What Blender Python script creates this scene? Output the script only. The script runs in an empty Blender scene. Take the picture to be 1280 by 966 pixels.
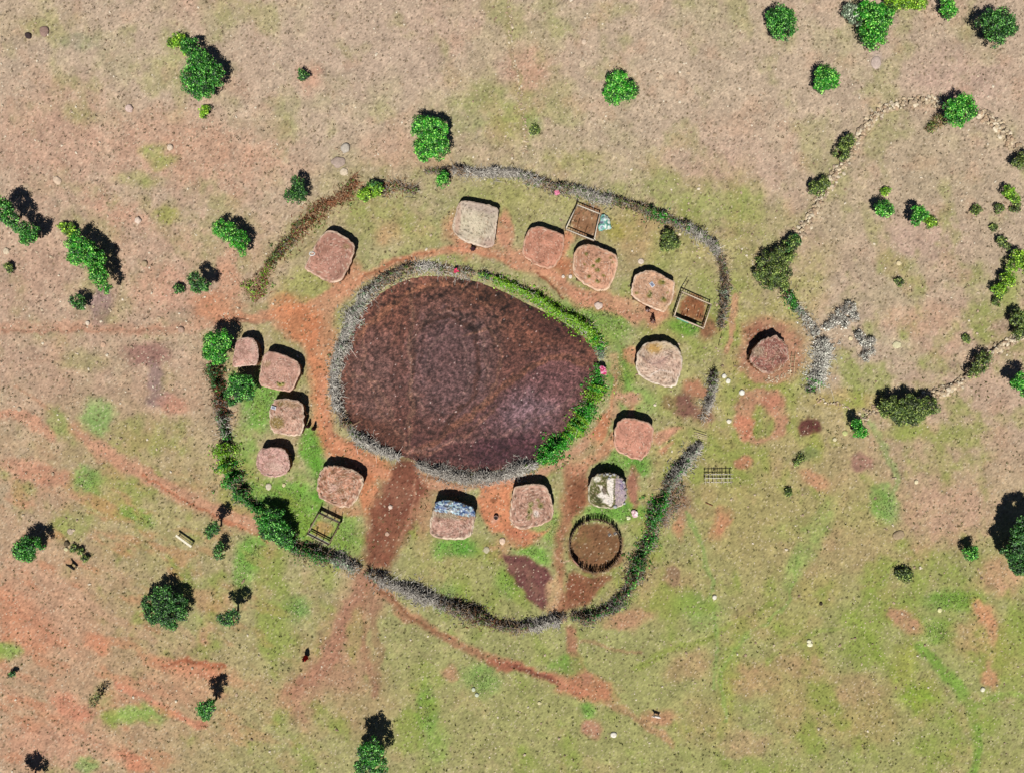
import bpy, bmesh, math, random
import numpy as np
from mathutils import Vector, Matrix
random.seed(7); RNG = np.random.default_rng(7)
scn = bpy.context.scene; COL = scn.collection
# ------------------------------------------------------------------ camera, light, exposure
HCAM = 91.0; S = 0.1; CX, CY = 640.0, 483.0
cam = bpy.data.cameras.new('camera'); cam.sensor_fit = 'HORIZONTAL'
cam.angle = 2*math.atan(64.0/HCAM); cam.clip_start = 0.5; cam.clip_end = 6000
camo = bpy.data.objects.new('camera', cam); COL.objects.link(camo)
camo.location = (0, 0, HCAM); camo.rotation_euler = (0, 0, 0); scn.camera = camo
EL = math.radians(58); SDX, SDY = 0.155, 1.0        # ground shadow direction (points away from the sun)
L = math.hypot(SDX, SDY); sdx, sdy = SDX/L, SDY/L
sun = bpy.data.lights.new('sun', 'SUN'); sun.energy = 5.0; sun.angle = math.radians(0.5); sun.color = (1.0, 0.965, 0.91)
suno = bpy.data.objects.new('sun', sun); COL.objects.link(suno)
ldir = Vector((sdx*math.cos(EL), sdy*math.cos(EL), -math.sin(EL)))
suno.rotation_euler = ldir.to_track_quat('-Z', 'Y').to_euler(); suno.location = (0, 0, 60)
w = bpy.data.worlds.new('World'); scn.world = w; w.use_nodes = True
nt = w.node_tree; bg = nt.nodes['Background']; sk = nt.nodes.new('ShaderNodeTexSky')
sk.sky_type = 'NISHITA'; sk.sun_disc = False; sk.sun_elevation = EL
sk.sun_rotation = math.atan2(-sdx, -sdy) ; sk.altitude = 1900; sk.air_density = 0.5; sk.dust_density = 0.4; sk.ozone_density = 1.0
nt.links.new(sk.outputs[0], bg.inputs[0]); bg.inputs[1].default_value = 0.05
scn.view_settings.view_transform = 'Standard'; scn.view_settings.look = 'None'
scn.view_settings.exposure = 0.42; scn.view_settings.gamma = 1.0
scn.render.engine = 'CYCLES'
KEXP = 1.72      # display radiance of a white horizontal surface: turns a seen colour into a base colour

# ------------------------------------------------------------------ helpers
def W(px, py, z=0.0):
    f = (HCAM-z)/HCAM*S
    return Vector(((px-CX)*f, (CY-py)*f, z))
def lin(c):
    c = np.asarray(c, float)/255.0
    return np.where(c <= 0.04045, c/12.92, ((c+0.055)/1.055)**2.4)
def alb(c, k=1.0): return np.clip(lin(c)/KEXP*k, 0.002, 0.85)
def sm(a, b, x):
    t = np.clip((x-a)/(b-a), 0, 1); return t*t*(3-2*t)
_LAT = np.random.default_rng(3).random((8, 256, 256))
def noise(x, y, s, seed=0):
    x = np.asarray(x, float)/s+seed*17.3; y = np.asarray(y, float)/s+seed*31.7
    xi = np.floor(x).astype(int); yi = np.floor(y).astype(int); fx = x-xi; fy = y-yi
    fx = fx*fx*(3-2*fx); fy = fy*fy*(3-2*fy); T = _LAT[seed % 8]
    a = T[xi & 255, yi & 255]; b = T[(xi+1) & 255, yi & 255]; c = T[xi & 255, (yi+1) & 255]; d = T[(xi+1) & 255, (yi+1) & 255]
    return (a*(1-fx)+b*fx)*(1-fy)+(c*(1-fx)+d*fx)*fy
def fbm(x, y, s, o=4, seed=0):
    v = 0; a = 0.5; t = 0
    for k in range(o):
        cr, sr = math.cos(.7+1.1*k), math.sin(.7+1.1*k)
        v = v+a*noise(x*cr-y*sr+13*k, x*sr+y*cr, s/2**k, seed+k); t += a; a *= 0.55
    return v/t
def pdist(x, y, pts, closed=False):
    P = np.array(pts, float); d = np.full(x.shape, 1e9); n = len(P)
    for i in range(n if closed else n-1):
        a = P[i]; b = P[(i+1) % n]; ab = b-a; q = max((ab**2).sum(), 1e-9)
        t = np.clip(((x-a[0])*ab[0]+(y-a[1])*ab[1])/q, 0, 1)
        d = np.minimum(d, np.hypot(x-a[0]-t*ab[0], y-a[1]-t*ab[1]))
    return d
def inside(x, y, pts):
    P = np.array(pts, float); r = np.zeros(x.shape, bool); n = len(P); j = n-1
    for i in range(n):
        xi, yi = P[i]; xj, yj = P[j]
        c = ((yi > y) != (yj > y)) & (x < (xj-xi)*(y-yi)/((yj-yi) if yj != yi else 1e-9)+xi)
        r ^= c; j = i
    return r
def sdist(x, y, pts):
    d = pdist(x, y, pts, True); return np.where(inside(x, y, pts), -d, d)
def smooth_poly(pts, it=2, closed=True):
    P = [tuple(p) for p in pts]
    for _ in range(it):
        Q = []; n = len(P)
        rng = range(n) if closed else range(n-1)
        if not closed: Q.append(P[0])
        for i in rng:
            a = P[i]; b = P[(i+1) % n]
            Q.append((a[0]*.75+b[0]*.25, a[1]*.75+b[1]*.25)); Q.append((a[0]*.25+b[0]*.75, a[1]*.25+b[1]*.75))
        if not closed: Q.append(P[-1])
        P = Q
    return P
def paint(px, py, col, layers, warp=3.0, seed=0):
    wx = px+(fbm(px, py, 22, 3, seed+1)-.5)*warp*5+(fbm(px, py, 5, 2, seed+4)-.5)*warp*1.3
    wy = py+(fbm(px, py, 22, 3, seed+2)-.5)*warp*5+(fbm(px, py, 5, 2, seed+5)-.5)*warp*1.3
    nn = fbm(px, py, 9, 4, seed+3)
    for Ly in layers:
        k = Ly[0]
        if k == 'b':
            _, cx, cy, rx, ry, rot, c, a, soft = Ly; R = max(rx, ry)*(1+soft)+2
            i = np.where((abs(wx-cx) < R) & (abs(wy-cy) < R))
            ca, sa = math.cos(math.radians(rot)), math.sin(math.radians(rot))
            u = ((wx[i]-cx)*ca+(wy[i]-cy)*sa)/rx; v = (-(wx[i]-cx)*sa+(wy[i]-cy)*ca)/ry
            m = 1-sm(1-soft, 1+soft, np.hypot(u, v))
        elif k == 'l':
            _, pts, wd, c, a = Ly; P = np.array(pts)
            i = np.where((wx > P[:, 0].min()-wd*2) & (wx < P[:, 0].max()+wd*2) & (wy > P[:, 1].min()-wd*2) & (wy < P[:, 1].max()+wd*2))
            m = 1-sm(wd*.25, wd*1.0, pdist(wx[i], wy[i], pts))
        else:
            _, pts, c, a, soft = Ly; P = np.array(pts)
            i = np.where((wx > P[:, 0].min()-soft) & (wx < P[:, 0].max()+soft) & (wy > P[:, 1].min()-soft) & (wy < P[:, 1].max()+soft))
            m = 1-sm(-soft, soft, sdist(wx[i], wy[i], pts))
        if len(i[0]) == 0: continue
        e = np.clip(m*(1+0.7*(nn[i]-.5)*(1-abs(2*m-1)*.6)), 0, 1)*a
        e = np.clip(e+(nn[i]-.5)*(.5 if k == 'l' else 1.1)*e*(1-e)*2, 0, 1)[:, None]
        cc = np.array(c, float) if not hasattr(c, 'shape') else c
        col[i] = col[i]*(1-e)+cc*e
    return col
def tag(o, label=None, cat=None, group=None, kind=None):
    if label: o['label'] = label
    if cat: o['category'] = cat
    if group: o['group'] = group
    if kind: o['kind'] = kind
    return o
def empty(name, loc, rz=0):
    o = bpy.data.objects.new(name, None); COL.objects.link(o); o.location = loc; o.rotation_euler = (0, 0, rz)
    o.empty_display_size = 0.3; return o
def npmesh(name, V, F, mat, parent=None, col=None, smooth=False, origin=None):
    """V (n,3), F list of index arrays with equal row width; col (n,3) per vertex"""
    V = np.asarray(V, float)
    if origin is not None: V = V-np.asarray(origin, float)
    me = bpy.data.meshes.new(name)
    if not isinstance(F, list): F = [F]
    F = [np.asarray(f, int) for f in F if len(f)]
    nl = sum(f.size for f in F); npoly = sum(len(f) for f in F)
    me.vertices.add(len(V)); me.vertices.foreach_set('co', V.ravel())
    me.loops.add(nl); me.loops.foreach_set('vertex_index', np.concatenate([f.ravel() for f in F]))
    me.polygons.add(npoly); st = []; s0 = 0
    for f in F:
        st.append(s0+np.arange(len(f))*f.shape[1]); s0 += f.size
    me.polygons.foreach_set('loop_start', np.concatenate(st))
    me.polygons.foreach_set('use_smooth', np.full(npoly, smooth))
    me.update(calc_edges=True); me.validate()
    if col is not None:
        ca = me.color_attributes.new('col', 'FLOAT_COLOR', 'POINT')
        c4 = np.ones((len(V), 4)); c4[:, :3] = col; ca.data.foreach_set('color', c4.ravel())
    me.materials.append(mat)
    o = bpy.data.objects.new(name, me); COL.objects.link(o)
    if parent: o.parent = parent
    if origin is not None and not parent: o.location = origin
    return o
class MB:
    """collects pieces (verts, faces, colour)"""
    def __init__(s): s.V = []; s.Q = []; s.T = []; s.C = []; s.n = 0
    def add(s, V, Q=None, T=None, C=(.3, .3, .3)):
        V = np.asarray(V, float).reshape(-1, 3)
        if Q is not None and len(Q): s.Q.append(np.asarray(Q, int)+s.n)
        if T is not None and len(T): s.T.append(np.asarray(T, int)+s.n)
        C = np.asarray(C, float)
        s.C.append(np.broadcast_to(C, V.shape).copy() if C.ndim == 1 else C); s.V.append(V); s.n += len(V)
    def build(s, name, mat, parent=None, smooth=False, origin=None):
        if s.n == 0: return None
        F = []
        if s.Q: F.append(np.concatenate(s.Q))
        if s.T: F.append(np.concatenate(s.T))
        V = np.concatenate(s.V)
        if parent is not None and origin is None: origin = tuple(parent.location)
        return npmesh(name, V, F, mat, parent, np.concatenate(s.C), smooth, origin)
def perp(D):
    up = np.where(np.abs(D[:, 2:3]) < .9, np.array([[0, 0, 1.]]), np.array([[1., 0, 0]]))
    A = np.cross(D, up); A /= np.linalg.norm(A, axis=1, keepdims=True)+1e-9
    return A, np.cross(D, A)
def twigs(mb, P0, P1, r0, r1, C, k=3):
    P0 = np.asarray(P0, float); P1 = np.asarray(P1, float); n = len(P0)
    if n == 0: return
    D = P1-P0; D /= np.linalg.norm(D, axis=1, keepdims=True)+1e-9; A, B = perp(D)
    r0 = np.broadcast_to(r0, (n,))[:, None]; r1 = np.broadcast_to(r1, (n,))[:, None]
    vs = []
    for (P, r) in ((P0, r0), (P1, r1)):
        for j in range(k):
            t = 2*math.pi*j/k; vs.append(P+A*r*math.cos(t)+B*r*math.sin(t))
    V = np.stack(vs, 1).reshape(-1, 3); b = np.arange(n)[:, None]*2*k
    Q = np.concatenate([b+np.array([[j, (j+1) % k, k+(j+1) % k, k+j]]) for j in range(k)])
    T = np.concatenate([b+np.array([[0, j+1, j] for j in range(1, k-1)])[q][None] for q in range(k-2)]+[b+np.array([[k, k+j, k+j+1] for j in range(1, k-1)])[q][None] for q in range(k-2)]) if k > 2 else None
    mb.add(V, Q, T, np.repeat(np.broadcast_to(C, (n, 3)), 2*k, 0))
def leaves(mb, P, N, size, C, asp=0.62):
    n = len(P)
    if n == 0: return
    N = N/(np.linalg.norm(N, axis=1, keepdims=True)+1e-9); A, B = perp(N); t = RNG.random(n)*2*math.pi
    ct, st = np.cos(t)[:, None], np.sin(t)[:, None]; U = A*ct+B*st; Wv = -A*st+B*ct
    s = np.broadcast_to(size, (n,))[:, None]*.5
    V = np.stack([P-U*s, P-Wv*s*asp+N*s*.18, P+U*s, P+Wv*s*asp+N*s*.18], 1).reshape(-1, 3)
    mb.add(V, np.arange(n*4).reshape(n, 4), None, np.repeat(C, 4, 0))
def rvec(n):
    v = RNG.normal(size=(n, 3)); return v/np.linalg.norm(v, axis=1, keepdims=True)
# unit icosphere used for stones
def ico(sub):
    bm = bmesh.new(); bmesh.ops.create_icosphere(bm, subdivisions=sub, radius=1)
    V = np.array([v.co[:] for v in bm.verts]); T = np.array([[v.index for v in f.verts] for f in bm.faces]); bm.free(); return V, T
ICO1, ICO2, ICO3 = ico(1), ico(2), ico(3)
def stones(mb, P, size, C, base=ICO1, flat=0.65, sink=0.25):
    V0, T0 = base; n = len(P)
    if n == 0: return
    m = len(V0); sc = np.stack([size*RNG.uniform(.75, 1.3, n), size*RNG.uniform(.6, 1.0, n), size*flat*RNG.uniform(.7, 1.2, n)], 1)
    V = V0[None]*(1+RNG.normal(0, .13, (n, m, 1)))*sc[:, None]
    a = RNG.random(n)*6.283; c, s = np.cos(a)[:, None], np.sin(a)[:, None]
    X = V[..., 0]*c-V[..., 1]*s; Y = V[..., 0]*s+V[..., 1]*c
    V = np.stack([X, Y, V[..., 2]], 2)+P[:, None]; V[..., 2] += (sc[:, 2]*(1-sink*2)*.6)[:, None]
    T = (T0[None]+(np.arange(n)*m)[:, None, None]).reshape(-1, 3)
    mb.add(V.reshape(-1, 3), None, T, np.repeat(np.broadcast_to(C, (n, 3)), m, 0))
def box(mb, c, d, C, rz=0, tilt=None, bev=0.0):
    x, y, z = [q/2 for q in d]; b = min(bev, min(x, y, z)*.8)
    bm = bmesh.new(); bmesh.ops.create_cube(bm, size=1)
    for v in bm.verts: v.co = Vector((v.co.x*d[0], v.co.y*d[1], v.co.z*d[2]))
    if b > 0: bmesh.ops.bevel(bm, geom=bm.edges[:], offset=b, segments=1, affect='EDGES')
    M = Matrix.Translation(c) @ Matrix.Rotation(rz, 4, 'Z')
    if tilt is not None: M = M @ Matrix.Rotation(tilt[0], 4, 'X') @ Matrix.Rotation(tilt[1], 4, 'Y')
    bmesh.ops.triangulate(bm, faces=bm.faces[:]); bm.verts.ensure_lookup_table()
    V = [list(M @ v.co) for v in bm.verts]; T = [[v.index for v in f.verts] for f in bm.faces]; bm.free()
    mb.add(V, None, T, C)
def tube(mb, pts, radii, C, k=7):
    P = np.array(pts, float); n = len(P); vs = []
    for i in range(n):
        d = P[min(i+1, n-1)]-P[max(i-1, 0)]; d = (d/np.linalg.norm(d))[None]; A, B = perp(d)
        for j in range(k):
            t = 6.2832*j/k; vs.append(P[i]+(A[0]*math.cos(t)+B[0]*math.sin(t))*radii[i])
    Q = [[i*k+j, i*k+(j+1) % k, (i+1)*k+(j+1) % k, (i+1)*k+j] for i in range(n-1) for j in range(k)]
    vs.append(P[0]); vs.append(P[-1]); a = n*k; b = a+1
    T = [[a, (j+1) % k, j] for j in range(k)]+[[b, (n-1)*k+j, (n-1)*k+(j+1) % k] for j in range(k)]
    mb.add(np.array(vs), Q, T, C)

# ------------------------------------------------------------------ materials (procedural)
def material(name, rough=0.9, spec=0.2, nscale=8.0, namp=0.35, bump=0.3, bscale=20.0, trans=0.0, bdist=0.03, speck=None, double=None):
    m = bpy.data.materials.new(name); m.use_nodes = True; t = m.node_tree; N = t.nodes; Lk = t.links
    b = N['Principled BSDF']; at = N.new('ShaderNodeAttribute'); at.attribute_name = 'col'
    tc = N.new('ShaderNodeTexCoord'); nz = N.new('ShaderNodeTexNoise'); nz.inputs['Scale'].default_value = nscale; nz.inputs['Detail'].default_value = 6; nz.inputs['Roughness'].default_value = .65
    Lk.new(tc.outputs['Object'], nz.inputs['Vector'])
    mr = N.new('ShaderNodeMapRange'); mr.inputs['From Min'].default_value = .3; mr.inputs['From Max'].default_value = .7
    mr.inputs['To Min'].default_value = 1-namp; mr.inputs['To Max'].default_value = 1+namp; Lk.new(nz.outputs['Fac'], mr.inputs['Value'])
    sc = N.new('ShaderNodeVectorMath'); sc.operation = 'SCALE'; Lk.new(at.outputs['Color'], sc.inputs[0]); Lk.new(mr.outputs[0], sc.inputs['Scale'])
    out = sc.outputs[0]
    if speck:
        for (scale, thr, colr, amt) in speck:
            vo = N.new('ShaderNodeTexVoronoi'); vo.inputs['Scale'].default_value = scale; vo.inputs['Randomness'].default_value = 1; Lk.new(tc.outputs['Object'], vo.inputs['Vector'])
            r2 = N.new('ShaderNodeMapRange'); r2.inputs['From Min'].default_value = thr*.7; r2.inputs['From Max'].default_value = thr; r2.inputs['To Min'].default_value = amt; r2.inputs['To Max'].default_value = 0
            Lk.new(vo.outputs['Distance'], r2.inputs['Value'])
            cs = N.new('ShaderNodeSeparateColor'); Lk.new(vo.outputs['Color'], cs.inputs[0])
            gt = N.new('ShaderNodeMath'); gt.operation = 'GREATER_THAN'; gt.inputs[1].default_value = 0.55; Lk.new(cs.outputs[0], gt.inputs[0])
            mu = N.new('ShaderNodeMath'); mu.operation = 'MULTIPLY'; Lk.new(gt.outputs[0], mu.inputs[0]); Lk.new(r2.outputs[0], mu.inputs[1])
            mx = N.new('ShaderNodeMix'); mx.data_type = 'RGBA'; Lk.new(mu.outputs[0], mx.inputs['Factor']); Lk.new(out, mx.inputs['A']); mx.inputs['B'].default_value = (*alb(colr), 1)
            out = mx.outputs['Result']
    Lk.new(out, b.inputs['Base Color'])
    b.inputs['Roughness'].default_value = rough; b.inputs['Specular IOR Level'].default_value = spec
    if bump > 0:
        n2 = N.new('ShaderNodeTexNoise'); n2.inputs['Scale'].default_value = bscale; n2.inputs['Detail'].default_value = 5; Lk.new(tc.outputs['Object'], n2.inputs['Vector'])
        bp = N.new('ShaderNodeBump'); bp.inputs['Strength'].default_value = bump; bp.inputs['Distance'].default_value = bdist
        Lk.new(n2.outputs['Fac'], bp.inputs['Height']); Lk.new(bp.outputs[0], b.inputs['Normal'])
    if trans > 0:
        tr = N.new('ShaderNodeBsdfTranslucent'); Lk.new(out, tr.inputs[0]); ad = N.new('ShaderNodeMixShader'); ad.inputs[0].default_value = trans
        Lk.new(b.outputs[0], ad.inputs[1]); Lk.new(tr.outputs[0], ad.inputs[2]); Lk.new(ad.outputs[0], N['Material Output'].inputs[0])
    return m
M_ground = material('grazed_soil', 1.0, .05, 3.5, .12, .6, 5.0, bdist=.07, speck=[(2.1, .20, (222, 204, 176), .75), (1.45, .25, (108, 96, 66), .6), (4.2, .26, (130, 112, 84), .5)])
M_kraal = material('trampled_dung', .85, .25, 3.0, .28, 1.0, 3.4, bdist=.16, speck=[(2.3, .36, (58, 36, 34), .6)])
M_roof = material('mud_and_dung_roof', .95, .1, 5.0, .16, .8, 6.0, bdist=.05, speck=[(3.4, .20, (222, 196, 170), .6), (2.6, .22, (120, 92, 70), .6)])
M_wall = material('mud_wall', 1, .05, 4, .3, .8, 9.0, bdist=.05)
M_wood = material('weathered_wood', .9, .15, 9, .3, .5, 40, bdist=.01)
M_twig = material('dry_brushwood', .95, .1, 4, .25, 0)
M_leaf = material('leaf_blades', .5, .45, 3, .25, 0, trans=.06)
M_stone = material('field_stone', .9, .2, 8, .25, .6, 14, bdist=.03)
M_sheet = material('plastic_sheeting', .4, .5, 3, .2, .9, 7, bdist=.06)
M_cloth = material('woven_cloth', .9, .1, 8, .2, .5, 12, bdist=.03)
M_skin = material('skin', .6, .3, 20, .08, 0)
M_hide = material('short_coat', .8, .2, 12, .12, .2, 60, bdist=.005)
M_metal = material('panel_glass', .25, .6, 3, .05, 0)

# ------------------------------------------------------------------ ground
KRAAL = smooth_poly([(485,358),(510,346),(545,342),(585,346),(625,360),(660,378),(700,397),(735,422),(752,450),(745,478),(738,502),(722,527),(700,552),(680,567),(655,582),(625,590),(590,592),(550,588),(522,578),(505,573),(480,564),(455,549),(435,528),(424,505),(422,475),(430,438),(444,400),(462,374)], 2)
TAN=(187,165,140); PINK=(192,154,134); OLV=(157,152,98); GRS=(128,146,76); LIME=(140,160,70); RED=(192,134,102); ORG=(198,130,94); BRN=(150,102,76); GRY=(160,146,132); MAR=(124,84,74); OCH=(170,140,96)
GL = [
 # large soil and pasture zones
 ('b',1010,800,470,250,0,(154,151,92),.9,.35),('b',640,900,520,190,0,(158,152,98),.85,.35),('b',640,500,345,300,0,(158,153,102),.8,.3),
 ('b',1010,610,190,110,10,(162,151,98),.8,.4),('b',150,600,260,130,0,(170,152,116),.5,.5),('b',60,830,240,170,0,(180,146,114),.8,.4),
 ('b',120,400,240,180,0,(184,150,126),.5,.5),('b',1130,260,130,120,0,(177,158,130),.7,.4),('b',1200,560,130,110,0,(184,154,130),.6,.5),
 ('b',290,720,170,120,0,(160,152,104),.7,.5),('b',200,620,150,80,20,(164,152,102),.5,.6),('b',600,140,60,30,0,(158,156,104),.6,.7),
 ('b',250,190,110,40,10,(196,146,118),.55,.7),('b',70,170,90,60,0,(188,150,126),.5,.7),('b',40,30,60,20,0,(176,160,120),.4,.7),('b',900,200,70,60,0,(192,156,136),.5,.7),
 ('b',870,110,160,80,0,(186,166,140),.6,.6),('b',470,60,150,60,0,(188,164,142),.5,.6),('b',700,250,60,20,10,(156,154,90),.5,.7),('b',860,250,60,22,25,(150,152,88),.6,.7),
 ('b',930,300,22,80,0,(150,152,84),.7,.6),('b',915,250,40,25,0,(152,152,92),.5,.7),('b',1000,370,25,60,30,(158,160,88),.6,.6),
 ('b',380,290,60,20,-40,(160,152,104),.6,.6),('b',450,230,60,25,0,(166,154,112),.6,.6),('b',1080,640,100,30,0,(150,150,84),.5,.7),
 # village greens
 ('b',470,270,45,28,0,(150,152,86),.75,.5),('b',485,290,16,14,0,(184,142,104),.6,.5),('b',380,360,38,22,-20,(148,152,80),.8,.5),('b',520,290,26,22,0,(150,150,84),.6,.5),
 ('b',630,250,26,36,0,(148,150,82),.7,.5),('b',665,270,16,24,0,(150,148,86),.6,.6),('b',800,290,45,30,0,(156,150,90),.7,.5),('b',855,300,40,40,0,(148,150,82),.7,.5),('b',870,330,30,30,0,(160,156,96),.6,.6),
 ('b',795,300,22,34,0,(180,144,106),.5,.6),('b',770,290,10,12,0,(150,148,60),.7,.5),('b',725,390,26,18,0,(128,148,70),.7,.5),('b',760,400,30,22,20,(124,148,70),.8,.5),
 ('b',775,470,14,38,0,(110,146,56),.85,.5),('b',850,440,40,70,0,(156,154,88),.5,.5),('b',800,500,30,14,20,(140,150,74),.7,.5),('b',830,500,16,22,0,(146,154,78),.6,.5),('b',800,580,16,12,0,(92,146,44),.85,.5),('b',830,560,30,24,0,(160,154,88),.6,.5),
 ('b',770,580,18,16,0,(112,146,54),.7,.5),('b',860,408,22,10,0,(104,148,46),.85,.5),('b',775,640,40,10,0,(106,150,50),.8,.4),('b',810,680,12,30,0,(150,156,72),.7,.5),
 ('b',330,500,24,38,10,(122,156,62),.9,.45),('b',305,570,16,45,0,(140,154,72),.8,.4),('b',390,560,14,28,0,(112,152,50),.9,.4),('b',340,620,45,20,10,(110,152,56),.85,.5),('b',370,640,30,40,0,(118,154,54),.9,.5),('b',430,670,24,24,0,(124,148,62),.8,.5),('b',400,600,10,34,0,(100,150,40),.8,.5),
 ('b',560,700,55,45,0,(150,150,84),.7,.5),('b',570,685,26,12,0,(96,148,46),.8,.5),('b',635,730,14,16,0,(110,156,48),.85,.5),('b',665,690,22,10,20,(116,152,54),.8,.5),('b',600,740,70,26,10,(156,150,94),.6,.5),('b',560,745,14,18,0,(126,150,72),.6,.6),
 ('b',690,660,14,20,0,(130,150,64),.7,.5),('b',780,750,20,8,-20,(120,160,60),.8,.5),('b',470,640,10,10,0,(150,150,100),.4,.6),('b',530,680,16,16,0,(164,154,96),.6,.5),
 ('b',950,460,60,90,0,(160,156,84),.6,.5),('b',920,640,50,60,0,(152,150,84),.7,.5),('b',960,700,60,80,0,(160,150,96),.5,.6),('b',1000,480,20,20,0,(150,158,84),.6,.5),
 # red and orange bare ground
 ('b',270,385,30,20,0,ORG,.85,.5),('b',285,350,14,34,0,(190,134,104),.6,.5),('l',[(0,409),(60,408),(140,412),(210,412),(270,402)],10,(192,144,116),.6),('l',[(0,412),(120,414),(205,411)],2.2,(156,106,82),.5),
 ('l',[(262,396),(330,397),(385,384),(420,368),(455,346),(500,328),(530,319),(565,313),(600,316),(650,330)],9,(194,134,100),.85),
 ('l',[(265,400),(330,402),(375,388)],5,(170,110,80),.5),('l',[(425,365),(458,342),(500,326),(540,316)],3,(150,88,58),.7),
 ('l',[(640,322),(680,340),(710,365),(735,378)],15,RED,.9),('b',750,378,34,14,15,(194,132,102),.85,.5),('b',800,388,38,14,10,(190,140,108),.8,.5),('b',705,310,10,26,20,(196,124,92),.85,.4),('b',708,335,14,12,0,(180,104,72),.8,.5),
 ('l',[(560,312),(600,318),(640,332)],4,(168,104,74),.6),('l',[(672,345),(690,360),(705,376)],3,(120,72,50),.8),
 ('b',595,292,38,30,10,(196,130,100),.7,.3),('b',632,290,8,26,0,(196,132,104),.8,.4),('b',430,345,20,14,-40,(196,132,100),.8,.5),('l',[(395,398),(420,372),(440,350)],16,(192,134,100),.85),
 ('b',370,400,34,22,40,(200,122,80),.95,.45),('b',400,425,20,30,-30,(200,122,80),.95,.45),('l',[(395,425),(398,470),(402,510),(405,540),(420,560),(450,575),(480,590)],20,(198,122,82),.95),('l',[(410,380),(408,420),(402,440)],14,(190,142,104),.6),
 ('l',[(418,540),(440,560),(470,575)],4,(160,92,64),.7),('l',[(395,545),(425,570)],3,(168,100,72),.6),('b',415,460,10,70,0,(190,140,100),.6,.5),('b',450,585,20,12,20,(196,128,88),.8,.5),
 ('b',460,615,12,30,0,(196,116,76),.9,.4),('b',435,640,16,8,0,(180,124,90),.7,.4),
 ('p',[(503,575),(485,595),(470,620),(462,650),(452,700),(485,712),(505,670),(525,640),(536,610),(522,588)],(136,86,66),.95,8),
 ('b',520,610,14,12,0,(150,104,78),.7,.5),('l',[(520,590),(545,605),(570,612)],14,(172,112,86),.75),('l',[(525,592),(560,600),(610,610),(650,600)],3,(128,84,60),.5),
 ('l',[(470,640),(468,680),(462,705)],5,(116,72,54),.6),('b',530,640,12,30,10,(174,118,90),.6,.5),
 ('p',[(598,606),(630,592),(660,594),(640,612),(640,662),(662,668),(690,660),(672,675),(640,672),(612,668),(600,640)],(202,122,84),.95,4),('b',650,672,18,12,0,(196,116,84),.85,.4),('b',622,690,14,14,0,(186,132,96),.6,.5),
 ('b',618,622,5,4,0,(120,76,52),.7,.5),('b',618,648,5,5,0,(206,150,124),.8,.5),
 ('p',[(706,582),(735,582),(735,632),(716,650),(704,690),(700,740),(708,760),(690,768),(694,700),(700,650)],(152,98,70),.9,6),('b',720,620,14,22,0,(132,84,60),.8,.4),
 ('p',[(630,696),(650,696),(683,707),(687,722),(685,750),(680,758),(662,750),(650,734),(632,715)],(110,70,66),.97,3),('b',690,740,8,24,0,(196,160,116),.8,.4),
 ('p',[(708,716),(735,718),(764,724),(742,748),(714,757),(702,760)],(134,84,62),.95,4),
 ('l',[(695,690),(702,700),(712,698)],2,(225,190,160),.7),
 ('b',745,685,33,33,0,(126,88,62),.9,.12),
 ('b',735,277,21,22,0,(140,100,72),.9,.2),('b',866,386,18,17,0,(138,88,60),.9,.2),('b',405,661,13,11,0,(176,136,80),.85,.3),
 ('l',[(765,445),(775,480),(765,510),(745,540),(715,572),(680,592),(650,603)],9,(180,142,108),.85),('l',[(770,470),(764,505),(745,535)],3,(196,130,92),.6),('b',752,535,8,22,20,(196,122,84),.9,.4),('l',[(720,585),(752,562),(768,548)],12,(192,128,96),.8),
 ('b',785,500,16,8,10,(200,138,120),.8,.5),('b',785,445,12,12,0,(198,130,96),.8,.5),('b',790,530,6,24,0,(196,132,100),.7,.5),('b',828,545,20,6,-20,(196,132,110),.8,.5),('b',830,560,12,5,-30,(190,122,96),.7,.5),('b',825,380,12,30,20,(194,130,98),.7,.5),
 ('l',[(920,370),(918,400),(905,440)],6,(192,134,104),.7),('b',885,412,12,16,0,(134,92,68),.9,.5),
 ('b',870,485,14,14,0,(166,104,80),.85,.4),('b',856,508,12,14,0,(124,84,74),.9,.4),('b',878,518,12,12,0,(136,92,80),.7,.5),('b',838,503,10,8,0,(128,104,72),.7,.5),
 ('b',963,440,42,42,0,(168,112,90),.85,.25),('b',940,418,14,10,0,(128,78,58),.8,.5),
 ('b',950,520,32,36,0,(180,124,98),.8,.15),('b',950,528,16,20,0,(146,150,84),.85,.3),('b',930,532,11,16,0,(192,118,88),.9,.4),('b',965,505,14,10,0,(186,118,92),.8,.4),
 ('b',1012,534,16,13,0,(100,60,54),.95,.25),('b',1077,579,14,12,0,(150,112,98),.85,.35),('b',838,720,11,11,0,(126,98,84),.9,.25),('b',928,578,11,9,0,(186,118,86),.8,.5),('b',900,655,10,20,25,(190,124,90),.8,.5),('b',851,655,6,18,10,(192,128,92),.8,.5),('b',1022,600,20,10,20,(188,130,98),.7,.5),
 ('b',850,625,18,24,-30,(150,122,98),.8,.5),('b',875,640,22,10,0,(160,140,98),.5,.5),('b',793,610,6,26,0,(150,92,76),.9,.4),
 # outside paths, south
 ('p',[(440,712),(470,712),(490,745),(470,775),(455,790),(470,840),(440,866),(410,862),(380,910),(350,880),(362,845),(395,820),(402,785),(425,750)],(166,124,98),.8,14),
 ('l',[(458,725),(440,765),(425,800),(400,840),(365,860)],14,(160,106,82),.6),('l',[(462,725),(452,770),(460,820),(470,870)],6,(156,112,84),.7),('b',445,790,10,30,0,(150,146,84),.7,.5),('b',450,880,40,40,0,(164,134,100),.5,.6),
 ('l',[(462,722),(500,762),(550,793),(610,822),(650,832)],9,(156,106,78),.85),('l',[(470,730),(520,778),(570,800)],2.5,(116,76,52),.6),
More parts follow.
